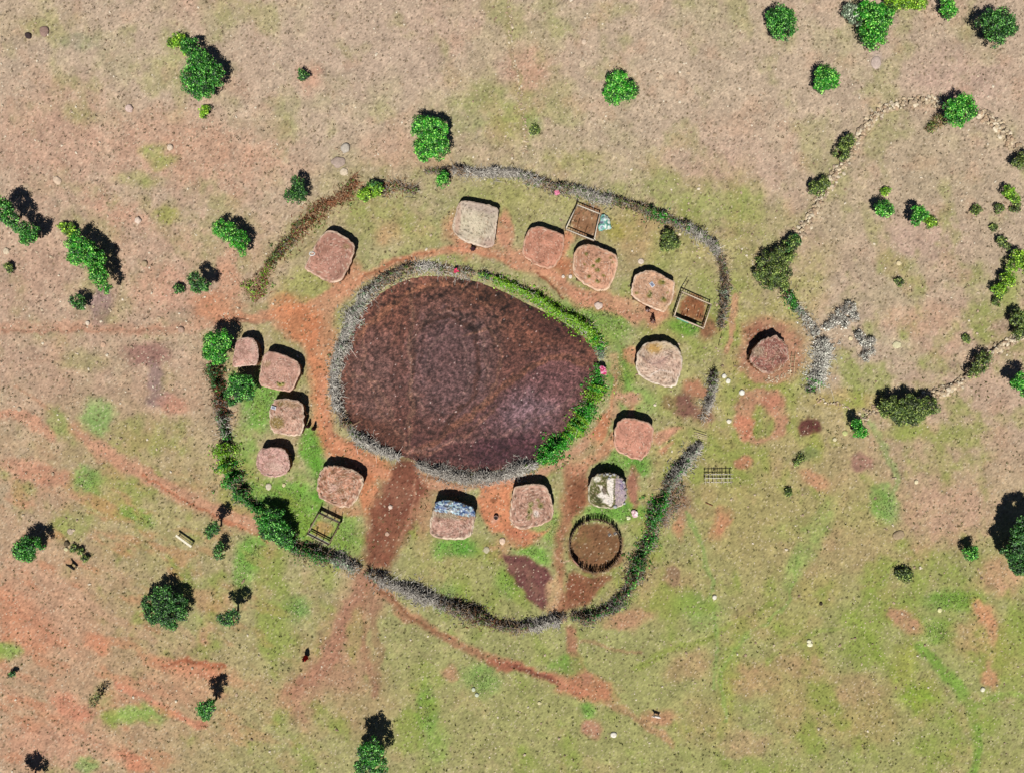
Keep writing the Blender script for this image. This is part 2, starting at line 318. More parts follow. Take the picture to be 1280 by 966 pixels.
 ('l',[(610,828),(650,834),(690,848),(730,868)],8,(160,92,68),.95),('l',[(640,832),(690,850),(720,862)],4,(116,70,56),.85),('p',[(690,842),(735,842),(765,858),(770,872),(740,880),(700,862)],(182,116,84),.9,7),
 ('l',[(712,785),(715,815),(730,850)],9,(164,112,84),.9),('l',[(765,878),(810,905),(840,932)],7,(166,128,90),.75),('b',708,830,18,12,0,(118,134,54),.85,.5),('l',[(725,800),(760,812),(800,818)],4,(146,112,80),.6),
 ('b',785,772,30,10,-10,(180,126,98),.8,.5),('b',740,910,12,12,-40,(184,126,104),.8,.5),('b',825,895,18,9,0,(180,126,94),.8,.5),('b',563,842,8,9,0,(182,126,100),.7,.5),('b',735,890,10,8,0,(120,152,60),.8,.5),('b',600,850,26,18,0,(128,148,70),.6,.5),('b',533,890,10,34,0,(126,146,60),.8,.5),('b',545,930,16,20,0,(136,150,60),.6,.6),
 ('b',820,735,60,40,0,(170,142,96),.5,.6),('b',870,760,30,20,20,(136,150,70),.6,.6),('l',[(960,755),(900,790),(840,812),(790,838)],6,(136,140,68),.7),('b',1200,960,90,30,0,(150,152,80),.4,.7),
 # south-west red
 ('p',[(0,725),(30,742),(60,775),(75,805),(40,815),(0,800)],(198,128,92),.85,12),('l',[(0,745),(30,765),(62,800)],4,(172,96,66),.5),('b',120,805,20,10,20,(202,122,86),.85,.5),('b',60,760,80,50,30,(188,140,112),.5,.6),
 ('b',240,835,45,12,10,(198,120,88),.85,.5),('l',[(205,832),(235,824),(262,832),(280,830)],5,(146,74,46),.85),('l',[(150,855),(170,870),(220,895),(255,905)],8,(198,122,94),.8),('b',220,860,50,22,0,(190,140,108),.6,.6),('b',90,885,30,14,30,(200,126,98),.8,.5),('b',60,930,60,26,0,(194,140,114),.6,.6),
 ('b',165,950,30,12,30,(204,126,94),.8,.5),('l',[(280,750),(265,770),(258,800)],12,(190,140,106),.8),('b',172,895,34,12,0,(148,158,76),.85,.5),('b',108,955,14,10,0,(140,158,84),.7,.5),('b',10,815,16,12,0,(140,156,74),.8,.5),
 ('l',[(95,535),(140,568),(190,600),(250,628),(320,662)],15,(194,138,110),.85),('l',[(180,596),(250,634),(330,676)],3,(176,98,66),.7),('l',[(0,518),(30,520),(65,545)],11,(192,134,106),.7),('l',[(20,480),(80,530),(130,575)],4,(176,126,96),.5),('b',50,590,45,14,15,(198,134,108),.7,.5),('b',60,625,36,20,0,(186,142,116),.5,.6),
 ('b',120,520,20,22,0,(140,156,86),.85,.5),('b',108,600,20,16,0,(130,154,72),.85,.5),('b',140,632,30,14,10,(152,154,74),.8,.5),('b',170,645,24,8,20,(132,154,62),.8,.5),('b',75,530,12,24,-40,(146,152,88),.7,.5),('b',105,450,26,14,0,(156,152,100),.6,.6),('b',95,655,22,24,0,(148,156,84),.7,.6),('b',310,695,18,24,20,(118,152,58),.85,.5),('b',300,730,12,24,0,(130,154,70),.7,.5),('b',370,760,16,16,0,(122,146,72),.7,.6),('b',250,760,40,30,0,(158,154,104),.6,.6),
 ('b',185,443,28,14,0,(150,112,100),.85,.4),('b',193,470,10,20,-10,(150,124,116),.8,.4),('b',200,500,13,10,0,(146,122,118),.8,.4),('b',215,505,20,10,20,(196,136,112),.7,.5),('b',125,382,14,22,10,(148,122,116),.85,.4),('b',205,360,30,30,0,(196,144,120),.6,.6),('b',145,265,40,14,20,(198,146,120),.5,.6),('b',170,225,26,10,0,(162,158,104),.6,.6),('b',205,205,16,8,0,(150,158,84),.8,.5),('b',190,188,16,10,0,(152,158,90),.7,.6),('b',210,270,16,10,0,(160,160,84),.7,.5),
 ('b',56,42,8,6,0,(140,118,108),.8,.4),('b',95,140,14,12,0,(160,156,104),.5,.6),('b',98,52,22,10,0,(150,146,118),.5,.6),('b',388,100,16,18,0,(196,144,118),.6,.6),('b',500,190,45,22,0,(196,156,132),.6,.6),('b',550,190,14,24,0,(190,160,120),.5,.6),
 ('b',660,90,24,30,0,(194,150,124),.6,.6),('b',640,160,26,22,0,(160,160,90),.7,.6),('b',665,150,10,26,0,(152,156,100),.6,.6),('b',720,200,40,12,0,(160,158,96),.6,.6),
 ('b',1095,75,8,12,0,(190,170,156),.7,.5),('b',1200,100,60,40,0,(192,160,142),.5,.6),('b',1150,300,60,30,0,(190,158,142),.5,.6),('b',1150,400,50,20,0,(192,154,126),.6,.6),
 # south-east pasture
 ('b',1108,632,16,24,-30,(120,156,66),.85,.5),('b',1020,560,14,16,0,(150,158,66),.7,.5),('b',990,660,30,16,0,(144,152,78),.6,.6),('b',1190,750,34,14,0,(116,142,50),.85,.5),('b',1170,790,26,14,20,(128,148,56),.7,.6),('b',1150,870,26,18,0,(140,150,46),.85,.5),('b',1130,830,16,30,20,(142,150,54),.7,.6),
 ('l',[(1150,810),(1180,840),(1205,868),(1218,900),(1222,940),(1218,966)],10,(122,142,52),.85),('l',[(1218,880),(1250,868),(1280,872)],7,(136,146,62),.8),('l',[(1120,850),(1090,800),(1060,770)],8,(140,148,66),.5),('b',1240,800,24,40,-20,(186,146,104),.7,.5),('b',1235,780,10,36,-30,(196,134,94),.8,.5),('b',1237,845,10,14,0,(192,134,96),.8,.5),('b',1250,720,26,24,0,(200,150,118),.7,.5),('b',1130,775,26,12,30,(184,136,102),.8,.5),('b',1215,800,30,18,0,(176,150,100),.6,.5),
 ('b',1240,810,40,24,0,(172,148,96),.4,.6),('b',1270,820,20,50,0,(150,158,76),.7,.5),('b',1060,690,50,30,0,(168,150,104),.5,.6),('b',1180,640,60,40,0,(188,152,128),.7,.5),('b',1150,690,16,12,0,(178,138,108),.6,.5),('b',1000,870,40,60,0,(164,148,90),.6,.6),('b',1080,900,50,30,0,(160,140,84),.5,.6),('b',970,780,50,20,0,(150,150,80),.6,.6),('b',910,860,12,60,10,(140,148,66),.6,.6),('b',940,850,30,20,0,(178,140,100),.6,.6),('b',1020,740,30,20,0,(162,154,84),.6,.6),('b',1010,680,60,12,-60,(136,150,70),.5,.6),
 ('b',880,900,40,30,0,(168,148,96),.5,.6),('b',1060,500,50,12,0,(168,156,88),.8,.5),('b',1130,540,30,10,0,(158,162,92),.7,.5),('b',1005,570,20,8,-20,(130,132,88),.6,.5),

 ('l',[(634,0),(638,60),(648,100),(652,140),(658,190)],3.5,(160,140,108),.6),('l',[(1078,160),(1040,222),(1000,290)],9,(164,152,112),.4),('l',[(1180,130),(1120,133),(1080,160)],7,(176,154,124),.5),
 ('p',[(499,573),(518,573),(528,592),(534,612),(505,650),(478,640),(484,606),(492,588)],(122,76,60),.9,5),
 ('l',[(508,585),(500,620),(484,660),(466,705)],12,(128,82,64),.6),('l',[(520,600),(516,640),(500,672)],3,(170,118,92),.6),
 ('l',[(650,318),(690,345),(722,372),(760,388),(800,396)],7,(196,134,104),.7),('l',[(402,470),(404,520),(418,552),(450,578),(485,596)],9,(202,132,98),.7),
 ('l',[(540,606),(580,606),(620,602),(662,594),(700,578),(735,552)],6,(190,138,110),.6),
 ('l',[(455,722),(436,760),(418,800),(396,846)],12,(158,112,90),.55),('l',[(460,724),(470,770),(474,820),(470,868)],8,(150,112,88),.5),
 ('b',300,600,6,22,0,(150,122,84),.4,.5),('l',[(568,596),(572,640)],3,(170,120,90),.3),
 ('l',[(0,700),(60,720),(120,760),(190,800)],9,(186,148,120),.5),('l',[(0,860),(80,900),(150,950)],8,(196,142,112),.45),('l',[(100,690),(180,740),(240,800)],5,(182,150,118),.4),
 ('l',[(860,640),(880,680),(890,740),(900,800),(890,860)],4,(132,146,72),.55),('l',[(1000,700),(980,760),(940,790),(900,840),(905,900)],4,(136,148,70),.5),('l',[(1120,700),(1090,740),(1060,780),(1000,800),(960,830)],4,(140,148,72),.5),
 ('l',[(1080,520),(1110,560),(1120,600),(1116,640)],6,(140,154,84),.5),('b',1070,860,34,20,0,(168,142,100),.6,.6),('b',930,930,30,16,0,(176,146,110),.6,.6),('b',1000,830,26,14,20,(172,144,102),.6,.6),('b',860,830,30,16,-20,(176,144,104),.6,.6),
]
def axis(half, step, far):
    a = list(np.arange(0, half+step, step)); s = step
    while a[-1] < far: s *= 1.5; a.append(a[-1]+s)
    a = np.array(a); return np.concatenate([-a[:0:-1], a])
def relief(x, y):
    return (fbm(x, y, 2.4, 4, 2)-.5)*.07
def build_ground():
    xs = axis(70, .165, 2600); ys = axis(54, .165, 2600)
    X, Y = np.meshgrid(xs, ys); nx, ny = len(xs), len(ys); x = X.ravel(); y = Y.ravel()
    px = x/S+CX; py = CY-y/S
    col = np.tile(np.array(TAN, float), (len(x), 1))
    f = fbm(px, py, 120, 4, 1)[:, None]; g = fbm(px, py, 46, 5, 5)[:, None]
    col = col*(1-np.clip((f-.5)*2.4, 0, .7))+np.array((192,158,134))*np.clip((f-.5)*2.4, 0, .6)
    col = col*(1-np.clip((g-.53)*3, 0, .6))+np.array((172,162,124))*np.clip((g-.53)*3, 0, .6)
    def soft(q):
        q = np.array(q, float)
        if q[1]-q[0] > 8: q = q*.84+np.array((150, 158, 104))*.16+np.array((-4, 5, 4))
        elif q[0]-q[2] > 62 and q[0] > 140: q = q*.76+np.array((192, 158, 130))*.24
        return tuple(q)
    GLs = [tuple((soft(q) if (isinstance(q, tuple) and len(q) == 3) else q) for q in Ly) for Ly in GL]
    col = paint(px, py, col, GLs, 2.8)
    col = col*np.array((1.01, 1.012, 1.03))+np.array((2, 2, 2))+np.array((-3., 4., 0.))*sm(6, -14, col[:, 0]-col[:, 1]-12)[:, None]
    # mottled tussock tone at three sizes, clumps of greener and barer ground
    n1 = fbm(px, py, 14, 4, 3); n2 = fbm(px, py, 6, 3, 6); n3 = noise(px, py, 2.3, 4)
    col = col*(1+((n1-.5)*.20+(n2-.5)*.13+(n3-.5)*.13)[:, None])
    gr = sm(.50, .70, fbm(px, py, 26, 5, 7)*.5+fbm(px*1.4-py*.5, py*.6+px*.4, 60, 4, 12)*.5)*.55*sm(38, 22, col[:, 0]-col[:, 1])*(.45+.55*sm(350, 600, py+.25*px-120))
    col = col*(1-gr[:, None])+np.array((134, 156, 66))*gr[:, None]
    st = sm(.52, .72, fbm(px*.45+py*.8, py*1.5-px*.9, 24, 4, 14))*sm(520, 120, px)*sm(520, 660, py)*.5
    col = col*(1-st[:, None])+np.array((198, 136, 104))*st[:, None]
    rd = sm(.56, .74, fbm(px, py, 30, 5, 9))*.22
    col = col*(1-rd[:, None])+np.array((194, 150, 122))*rd[:, None]
    n4 = noise(px*.9+py*.4, py*.9-px*.4, 1.9, 7); n5 = fbm(px, py, 3.4, 2, 6); col = col*(1-((n4 > .80) & (n5 > .5))*.17+((n4 < .16))*.10)[:, None]
    r = RNG.random(len(x)); dark = r < .03; lite = r > .975
    col[dark] *= RNG.uniform(.58, .85, dark.sum())[:, None]
    col[lite] = col[lite]*.45+np.array((228, 212, 186))*.55*RNG.uniform(.85, 1.05, lite.sum())[:, None]
    col *= RNG.uniform(.92, 1.08, len(x))[:, None]
    # far plain beyond the surveyed area: broad tone only
    fr = np.maximum(sm(70, 76, abs(x)), sm(54, 60, abs(y)))[:, None]; br = fbm(x, y, 220, 3, 5)[:, None]; far_c = np.array((184, 166, 132))*(.9+.2*br)
    col = col*(1-fr)+far_c*fr
    z = relief(x, y)
    rut = np.zeros(len(x))
    for Ly in GL:
        if Ly[0] == 'l' and Ly[2] <= 9 and sum(Ly[3]) < 390:
            i = np.where((abs(px-np.mean([p[0] for p in Ly[1]])) < 260) & (abs(py-np.mean([p[1] for p in Ly[1]])) < 200))
            rut[i] = np.maximum(rut[i], 1-sm(0, Ly[2]*.8, pdist(px[i], py[i], Ly[1])))
    z = z-rut*.06
    k = sm(4, -4, sdist(px, py, KRAAL)) if False else 1-sm(-8, 0, sdist(px, py, KRAAL)); z = z-k*.28
    far = sm(200, 900, np.hypot(x, y)); z = z*(1-far)+far*fbm(x, y, 500, 3, 1)*6*far
    V = np.stack([x, y, z], 1); i = np.arange((ny-1)*(nx-1)); a = (i//(nx-1))*nx+i % (nx-1)
    F = np.stack([a, a+1, a+nx+1, a+nx], 1)
    o = npmesh('ground', V, F, M_ground, None, alb(np.clip(col, 20, 245)), True); tag(o, kind='structure')
build_ground()
KL = [('b',560,375,150,40,10,(118,78,62),.8,.5),('b',700,420,60,45,30,(110,70,56),.85,.5),('b',500,400,50,60,0,(118,76,62),.8,.5),('b',450,500,40,60,0,(112,76,62),.7,.5),
 ('b',560,452,52,74,0,(104,76,72),.8,.5),('b',600,440,24,50,10,(100,72,66),.7,.5),('b',655,520,60,42,-20,(108,78,80),.85,.5),('b',665,512,36,20,-20,(136,110,116),.6,.6),('b',700,470,40,30,10,(114,78,78),.8,.5),
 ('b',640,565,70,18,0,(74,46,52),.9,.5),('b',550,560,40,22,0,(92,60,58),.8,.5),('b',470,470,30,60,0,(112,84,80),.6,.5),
 ('b',690,400,44,18,35,(64,38,34),.75,.6),('b',640,380,60,14,12,(78,48,40),.65,.6),('b',600,372,50,8,5,(84,54,40),.6,.6),('b',470,540,40,14,30,(92,58,46),.8,.5),
 ('b',560,452,50,72,0,(108,84,86),.45,.4),('b',560,452,30,50,0,(98,70,68),.4,.4),('l',[(515,348),(514,420),(513,500),(512,572)],4,(128,96,78),.6),('l',[(513,570),(560,540),(600,510),(630,480),(660,460),(700,447),(740,452)],7,(124,82,64),.8),('l',[(520,572),(580,545),(620,505)],3,(138,98,80),.5),
 ('l',[(528,410),(560,392),(590,410),(600,450),(585,500),(555,540)],4,(74,48,40),.75),('l',[(515,470),(518,420),(535,398),(560,385)],4,(78,52,44),.7),('l',[(520,520),(545,545),(560,540)],4,(78,52,46),.6),('l',[(580,420),(612,410),(626,440),(618,480),(590,520)],3,(128,92,74),.6),('l',[(440,470),(470,480),(490,520),(508,560)],4,(132,100,84),.55),('l',[(560,385),(640,372),(700,400)],5,(96,62,48),.6),
 *[('l',[(560+a*math.cos(t)*q,458+b*math.sin(t)*q) for t in np.linspace(t0,t1,12)],2.2,c,.5) for q,a,b,t0,t1,c in ((1,48,70,2.2,6.6,(138,106,94)),(.78,48,70,2.6,6.9,(76,50,46)),(.55,48,70,3.0,7.2,(132,102,94)),(1.25,48,70,3.2,6.0,(80,52,42)),(1.5,50,66,3.4,5.8,(134,94,74)),(1.9,52,56,3.6,5.6,(84,54,42)))],
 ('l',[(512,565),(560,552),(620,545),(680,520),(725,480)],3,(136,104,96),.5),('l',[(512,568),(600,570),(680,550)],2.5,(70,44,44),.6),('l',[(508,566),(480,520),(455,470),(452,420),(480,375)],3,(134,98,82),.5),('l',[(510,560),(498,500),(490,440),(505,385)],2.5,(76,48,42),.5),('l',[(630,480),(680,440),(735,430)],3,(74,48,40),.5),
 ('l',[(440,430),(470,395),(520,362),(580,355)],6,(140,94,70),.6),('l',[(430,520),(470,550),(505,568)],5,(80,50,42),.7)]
def build_kraal():
    xs = np.arange(-22.5, 12.5, .115); ys = np.arange(-12, 15.5, .115); X, Y = np.meshgrid(xs, ys); nx = len(xs)
    x = X.ravel(); y = Y.ravel(); px = x/S+CX; py = CY-y/S
    sd = sdist(px, py, KRAAL)
    col = np.tile(np.array((98, 64, 56), float), (len(x), 1)); col = paint(px, py, col, KL, 3.0, 2)
    # hoof-churned clods
    cl = fbm(px*1.0, py*1.0, 3.0, 2, 5); n2 = fbm(px, py, 12, 4, 2)
    col *= (1+(cl-.5)*1.0+(n2-.5)*.3)[:, None]
    dk = sm(.56, .70, fbm(px, py, 5, 3, 11)*.6+fbm(px, py, 18, 3, 9)*.4)*(sm(-60, 60, 430-py+.2*(px-600)))*.6; col *= (1-dk)[:, None]
    r = RNG.random(len(x)); col[r > .998] = np.array((206, 180, 172)); col *= RNG.uniform(.75, 1.25, len(x))[:, None]
    z = relief(x, y)*.6-.045+(cl-.5)*.09
    ok = sd < 2.0; idx = np.arange(len(x)).reshape(X.shape)
    F = np.stack([idx[:-1, :-1].ravel(), idx[:-1, 1:].ravel(), idx[1:, 1:].ravel(), idx[1:, :-1].ravel()], 1)
    F = F[ok[F].all(1)]; use = np.zeros(len(x), bool); use[F.ravel()] = True; mp = np.cumsum(use)-1
    o = npmesh('kraal_floor', np.stack([x, y, z], 1)[use], mp[F], M_kraal, None, alb(np.clip(col, 10, 240))[use], True); tag(o, kind='structure')
build_kraal()

# ------------------------------------------------------------------ huts
def zp(ox, oy, pts, k=4.0): return [(ox+a/k, oy+b/k) for a, b in pts]
KC = (585, 465)
def hut(label, poly, h, base, rim, layers=(), rimw=.05, rough=.10, dome=.16, door=None, seed=0, speck=.16):
    q = poly; poly = []
    for i in range(len(q)):
        a, b, c_ = q[i-1], q[i], q[(i+1) % len(q)]
        poly += [(b[0]+(a[0]-b[0])*.16, b[1]+(a[1]-b[1])*.16), (b[0]+(c_[0]-b[0])*.16, b[1]+(c_[1]-b[1])*.16)]
    P = np.array(poly, float)
    # resample the outline evenly
    n = 72; Q = np.vstack([P, P[:1]]); d = np.r_[0, np.cumsum(np.hypot(*np.diff(Q, axis=0).T))]; t = np.linspace(0, d[-1], n, endpoint=False)
    ox = np.interp(t, d, Q[:, 0]); oy = np.interp(t, d, Q[:, 1])
    cx, cy = ox.mean(), oy.mean(); c = W(cx, cy, h); root = empty('mud_hut', (c.x, c.y, 0)); tag(root, label, 'hut', 'mud huts around the cattle yard')
    f = (HCAM-h)/HCAM*S; OX = (ox-CX)*f; OY = (CY-oy)*f
    rs = np.random.default_rng(seed+50)
    edge = 1+(noise(np.arange(n)*1.0, np.zeros(n)+seed, 2.2, seed)-.5)*rough*.55+rs.normal(0, rough*.10, n)
    rings = np.r_[np.linspace(0, .86, 20)[1:], .90, .935, .965, .988, 1.0]
    V = [(c.x, c.y, h+dome)]; rad = [0.0]
    ex = c.x+(OX-c.x)*edge; ey = c.y+(OY-c.y)*edge
    for s in rings:
        zz = h+dome*(1-s**2.4)-(.03 if s > .98 else 0)+(.035 if .88 < s < .98 else 0)
        xx = c.x+(ex-c.x)*s; yy = c.y+(ey-c.y)*s
        zz = zz+((fbm(xx, yy, .7, 3, seed)-.5)*.13+(fbm(xx, yy, 2.2, 2, seed+3)-.5)*.16)*(1 if s < .98 else .4)
        V += list(zip(xx, yy, zz)); rad += [s]*n
    m = len(rings)
    # rounded eave and underside
    for (s, dz) in ((1.012, -.07), (1.0, -.17), (.96, -.21), (.55, -.21)):
        V += [(c.x+(ex[i]-c.x)*s, c.y+(ey[i]-c.y)*s, h+dz+rs.normal(0, .01)) for i in range(n)]; rad += [1.05]*n
    V = np.array(V); T = [[0, 1+i, 1+(i+1) % n] for i in range(n)]; Qd = []
    for k in range(m+3):
        a = 1+k*n; b = a+n
        Qd += [[a+i, b+i, b+(i+1) % n, a+(i+1) % n] for i in range(n)]
    px = V[:, 0]/f+CX; py = CY-V[:, 1]/f; rad = np.array(rad)
    col = np.tile(np.array(base, float), (len(V), 1))
    col *= (1+(fbm(px, py, 14, 4, seed)-.5)[:, None]*.36+(fbm(px, py, 4, 3, seed+3)-.5)[:, None]*speck*1.6)
    rim = tuple(np.minimum(np.array(rim)*1.06, 246)); rr = sm(1-rimw-.05, 1-rimw+.02, rad)*(.6+.4*sm(.35, .55, noise(px, py, 6, seed+2))); rr = rr*(rad < 1.03)  # pale dung edge, brightened to paint in the sunlit lip highlight
    col = col*(1-rr[:, None])+np.array(rim, float)*rr[:, None]
    pt = sm(.56, .64, fbm(px+40*seed, py, 7, 3, seed+1))[:, None]*.5*(.4+2*speck); col = col*(1-pt)+np.array(base)*np.array((.80, .76, .72))*pt
    cr = np.abs(fbm(px, py+30*seed, 9, 4, seed+2)-.5); ck = ((cr < .012)*.5*(rad < .95))[:, None]; col = col*(1-ck)+np.array((120, 88, 68))*ck
    if layers: col = paint(px, py, col, layers, 1.0, seed)
    q = rs.random(len(V)); col[q < .5*speck] *= .68; q = rs.random(len(V)); k = q < .45*speck; col[k] = col[k]*.4+np.array((240, 220, 198))*.6
    col[rad > 1.03] = np.array((150, 112, 86))
    mb = MB(); mb.add(V, Qd, T, alb(np.clip(col, 10, 250)))
    # loose straw and stick ends along the eave
    k = 50; i = rs.integers(0, n, k); s0 = rs.uniform(.86, .97, k); s1 = s0+rs.uniform(.02, .07, k)
    P0 = np.stack([c.x+(ex[i]-c.x)*s0, c.y+(ey[i]-c.y)*s0, np.full(k, h+.07)], 1); P1 = np.stack([c.x+(ex[(i+1) % n]-c.x)*s1, c.y+(ey[(i+1) % n]-c.y)*s1, np.full(k, h+.03)], 1)
    twigs(mb, P0, P1, .018, .012, alb((205, 180, 150)))
    mb.build('roof', M_roof, root, True)
    # wall with a real door opening on the yard side
    ang = np.arctan2(OY-c.y, OX-c.x)
    kw = W(*KC); da = math.atan2(kw.y-c.y, kw.x-c.x) if door is None else math.radians(door)
    di = int(np.argmin(np.abs(np.angle(np.exp(1j*(ang-da)))))); isd = lambda i: min((i-di) % n, (di-i) % n) <= 2
    wb = MB(); s1, s2 = .93, .86
    WX = lambda s: c.x+(ex-c.x)*s
    WY = lambda s: c.y+(ey-c.y)*s
    zs = [-.05, .35, .75, 1.1, h-.1]; jit = rs.normal(0, .012, (len(zs), n)); VV = []
    for s in (s1, s2):
        for zi, z in enumerate(zs):
            VV.append(np.stack([WX(s+jit[zi]*.5), WY(s+jit[zi]*.5), np.full(n, z)], 1))
    VV = np.concatenate(VV); nz = len(zs); Qw = []
    for i in range(n):
        j = (i+1) % n
        for k in range(nz-1):
            if k < 3 and isd(i) and isd(j): continue
            Qw.append([k*n+i, k*n+j, (k+1)*n+j, (k+1)*n+i]); Qw.append([(nz+k)*n+j, (nz+k)*n+i, (nz+k+1)*n+i, (nz+k+1)*n+j])
        if isd(i) and isd(j): Qw.append([3*n+i, 3*n+j, (nz+3)*n+j, (nz+3)*n+i])
        if isd(i) != isd(j):
            e = i if isd(i) else j
            for k in range(3): Qw.append([k*n+e, (k+1)*n+e, (nz+k+1)*n+e, (nz+k)*n+e])
    wc = np.tile(np.array((158, 112, 84), float), (len(VV), 1))*rs.uniform(.85, 1.12, (len(VV), 1))
    wb.add(VV, Qw, None, alb(wc)); wb.build('wall', M_wall, root, False)
    # door leaf of planks, ajar inside the opening, with a pole frame
    a0, a1 = (di-2) % n, (di+2) % n
    pa = Vector((WX(.9)[a0], WY(.9)[a0], 0)); pb = Vector((WX(.9)[a1], WY(.9)[a1], 0)); dd = (pb-pa); rz = math.atan2(dd.y, dd.x)
    fb = MB(); wcol = alb((140, 112, 86))
    for p in (pa, pb): tube(fb, [(p.x, p.y, -.05), (p.x, p.y, 1.12)], [.045, .04], wcol)
    tube(fb, [(pa.x, pa.y, 1.06), (pb.x, pb.y, 1.06)], [.04, .04], wcol); fb.build('door_frame', M_wood, root)
    db = MB(); Ld = dd.length*.84; aj = rz+math.radians(28)
    for k in range(4):
        u = (k+.5)/4*Ld; box(db, (pa.x+math.cos(aj)*u+math.cos(rz)*.06, pa.y+math.sin(aj)*u+math.sin(rz)*.06, .53), (Ld/4-.012, .03, .94), wcol*(.8+.1*k), aj, bev=.004)
    db.build('door', M_wood, root)
    return root, c
A=(340,180); B=(620,180); C_=(240,370); D=(720,360); E=(240,560); F_=(500,560)
h1,c1 = hut('reddish mud hut standing alone in the northwest, with a white ring at its left edge', zp(*A,[(262,440),(300,433),(350,455),(400,488),(417,520),(405,565),(378,630),(350,682),(312,700),(240,672),(165,628),(168,600),(212,510)]),1.6,(188,140,122),(222,196,172),
   [('b',352,317,1,1,0,(220,200,180),.2,.5),('b',434,308,4,3,0,(150,130,90),.6,.5),('b',412,330,14,10,0,(196,146,130),.5,.5)],seed=1)
h2,c2 = hut('cream grey mud hut with a plain pale roof, topmost of the ring of huts', zp(*A,[(940,285),(1000,286),(1060,300),(1127,318),(1130,350),(1120,420),(1112,500),(1090,522),(1040,512),(960,488),(902,440),(905,390),(925,320)]),1.6,(206,190,168),(216,196,176),
   [('b',600,260,26,5,8,(184,164,152),.6,.4),('b',590,282,20,16,0,(218,208,176),.5,.5),('b',612,305,10,6,0,(190,158,144),.6,.5),('b',572,276,3,20,8,(196,160,140),.6,.4)],seed=2)
h3,c3 = hut('smooth plain salmon coloured mud hut just left of the green speckled hut', zp(*B,[(168,425),(210,413),(262,425),(335,450),(341,490),(330,560),(288,622),(242,622),(182,597),(137,560),(131,533),(142,475)]),1.6,(202,144,120),(216,176,150),seed=3,speck=.10)
h4,c4 = hut('salmon mud hut dotted with green grass tufts, directly below the goat pen with a tarp', zp(*B,[(418,508),(470,503),(540,523),(605,556),(610,590),(600,650),(562,732),(500,734),(430,697),(385,648),(384,600),(392,545)]),1.6,(206,156,128),(228,196,166),
   [('b',620+x/4,180+y/4,r,r*.9,0,(118,112,50),.85,.5) for x,y,r in ((455,550,2.2),(515,580,3),(512,630,3.2),(465,665,2.6),(505,685,2.4),(490,608,2.4),(575,575,2),(535,655,2),(585,600,2),(445,600,1.6))],seed=4)
h5,c5 = hut('tan mud hut with a small solar panel on its roof, between the two goat pens', zp(*B,[(728,640),(770,629),(830,653),(892,690),(894,720),(882,780),(845,842),(790,825),(720,792),(680,762),(676,720),(695,660)]),1.6,(208,166,136),(230,204,180),
   [('b',620+x/4,180+y/4,r,r*.7,0,(120,116,52),.85,.5) for x,y,r in ((768,760,3.6),(830,695,4.5),(705,745,2.4),(840,775,4),(770,740,2),(860,745,1.8))]+[('b',832,384,8,5,0,(216,178,140),.6,.5)],seed=5)
h6,c6 = hut('small narrow dusty pink mud hut between two trees, smallest and leftmost of the ring', zp(*C_,[(236,212),(300,208),(325,240),(332,300),(322,347),(270,347),(212,358),(200,345),(208,290),(220,230)]),1.7,(196,154,140),(222,190,174),
   [('b',317,432,3,12,5,(214,182,166),.6,.4)],seed=6)
h7,c7 = hut('square pinkish mud hut with green clump at its lower edge, touching the smallest hut', zp(*C_,[(372,278),(430,283),(480,303),(538,338),(541,370),(522,430),(492,482),(440,472),(350,452),(336,425),(340,380),(352,310)]),1.7,(200,156,138),(222,186,164),
   [('b',352,480,4.5,2.5,0,(140,140,60),.85,.5),('b',332,456,5,4,0,(160,138,100),.5,.5)],seed=7)
h8,c8 = hut('rough patchy mud hut with an olive stain, two people standing at its right', zp(*C_,[(412,520),(480,510),(532,523),(557,545),(560,620),(550,692),(500,697),(420,688),(393,657),(386,590),(398,545)]),1.7,(196,156,136),(230,204,180),
   [('b',347,528,8,7,0,(142,124,72),.85,.5),('b',362,505,16,4,10,(170,140,104),.6,.5),('b',352,512,2,2,0,(110,80,60),.8,.5),('b',368,522,3,2,0,(110,80,60),.7,.5),('b',350,505,3,3,0,(120,100,60),.8,.5)],seed=8,rough=.16,speck=.3)
h9,c9 = hut('small bumpy pink mud hut on green grass near the leafy west hedge', zp(*C_,[(342,762),(420,753),(462,765),(482,800),(487,850),(472,892),(410,907),(348,892),(323,850),(323,800)]),1.65,(202,160,148),(216,180,164),
   [('b',338,571,2.5,2.5,0,(150,106,90),.8,.5),('b',345,584,10,5,0,(222,190,172),.5,.5)],seed=9,rough=.14,speck=.24)
h10,c10 = hut('lumpy reddish mud hut with brown mottled roof directly above the timber frame pen', zp(*E,[(665,87),(740,88),(830,120),(857,150),(852,190),(822,262),(792,292),(740,298),(680,272),(628,240),(623,190),(638,120)]),1.65,(190,142,118),(222,196,168),
   [('b',240+x/4,560+y/4,r,r*.7,0,(130,94,66),.8,.5) for x,y,r in ((700,120,3),(720,175,3),(760,140,4),(690,190,3),(750,210,5),(790,200,3),(660,150,3),(700,230,3),(760,255,3),(810,150,3),(665,205,2.5),(730,150,2.5))]+[('b',417,608,6,5,0,(218,180,164),.7,.5)],seed=10,rough=.14,speck=.34)
h11,c11 = hut('mud hut with the upper half of its roof under shiny blue plastic sheeting', zp(*F_,[(178,265),(240,256),(310,273),(370,295),(380,330),(362,432),(320,457),(240,457),(168,442),(146,420),(148,380),(163,310)]),1.65,(188,148,132),(232,212,186),
   [('b',560,643,26,4,5,(166,154,128),.8,.5),('b',582,643,8,5,0,(190,130,94),.6,.5)],rimw=.09,seed=11,speck=.3)
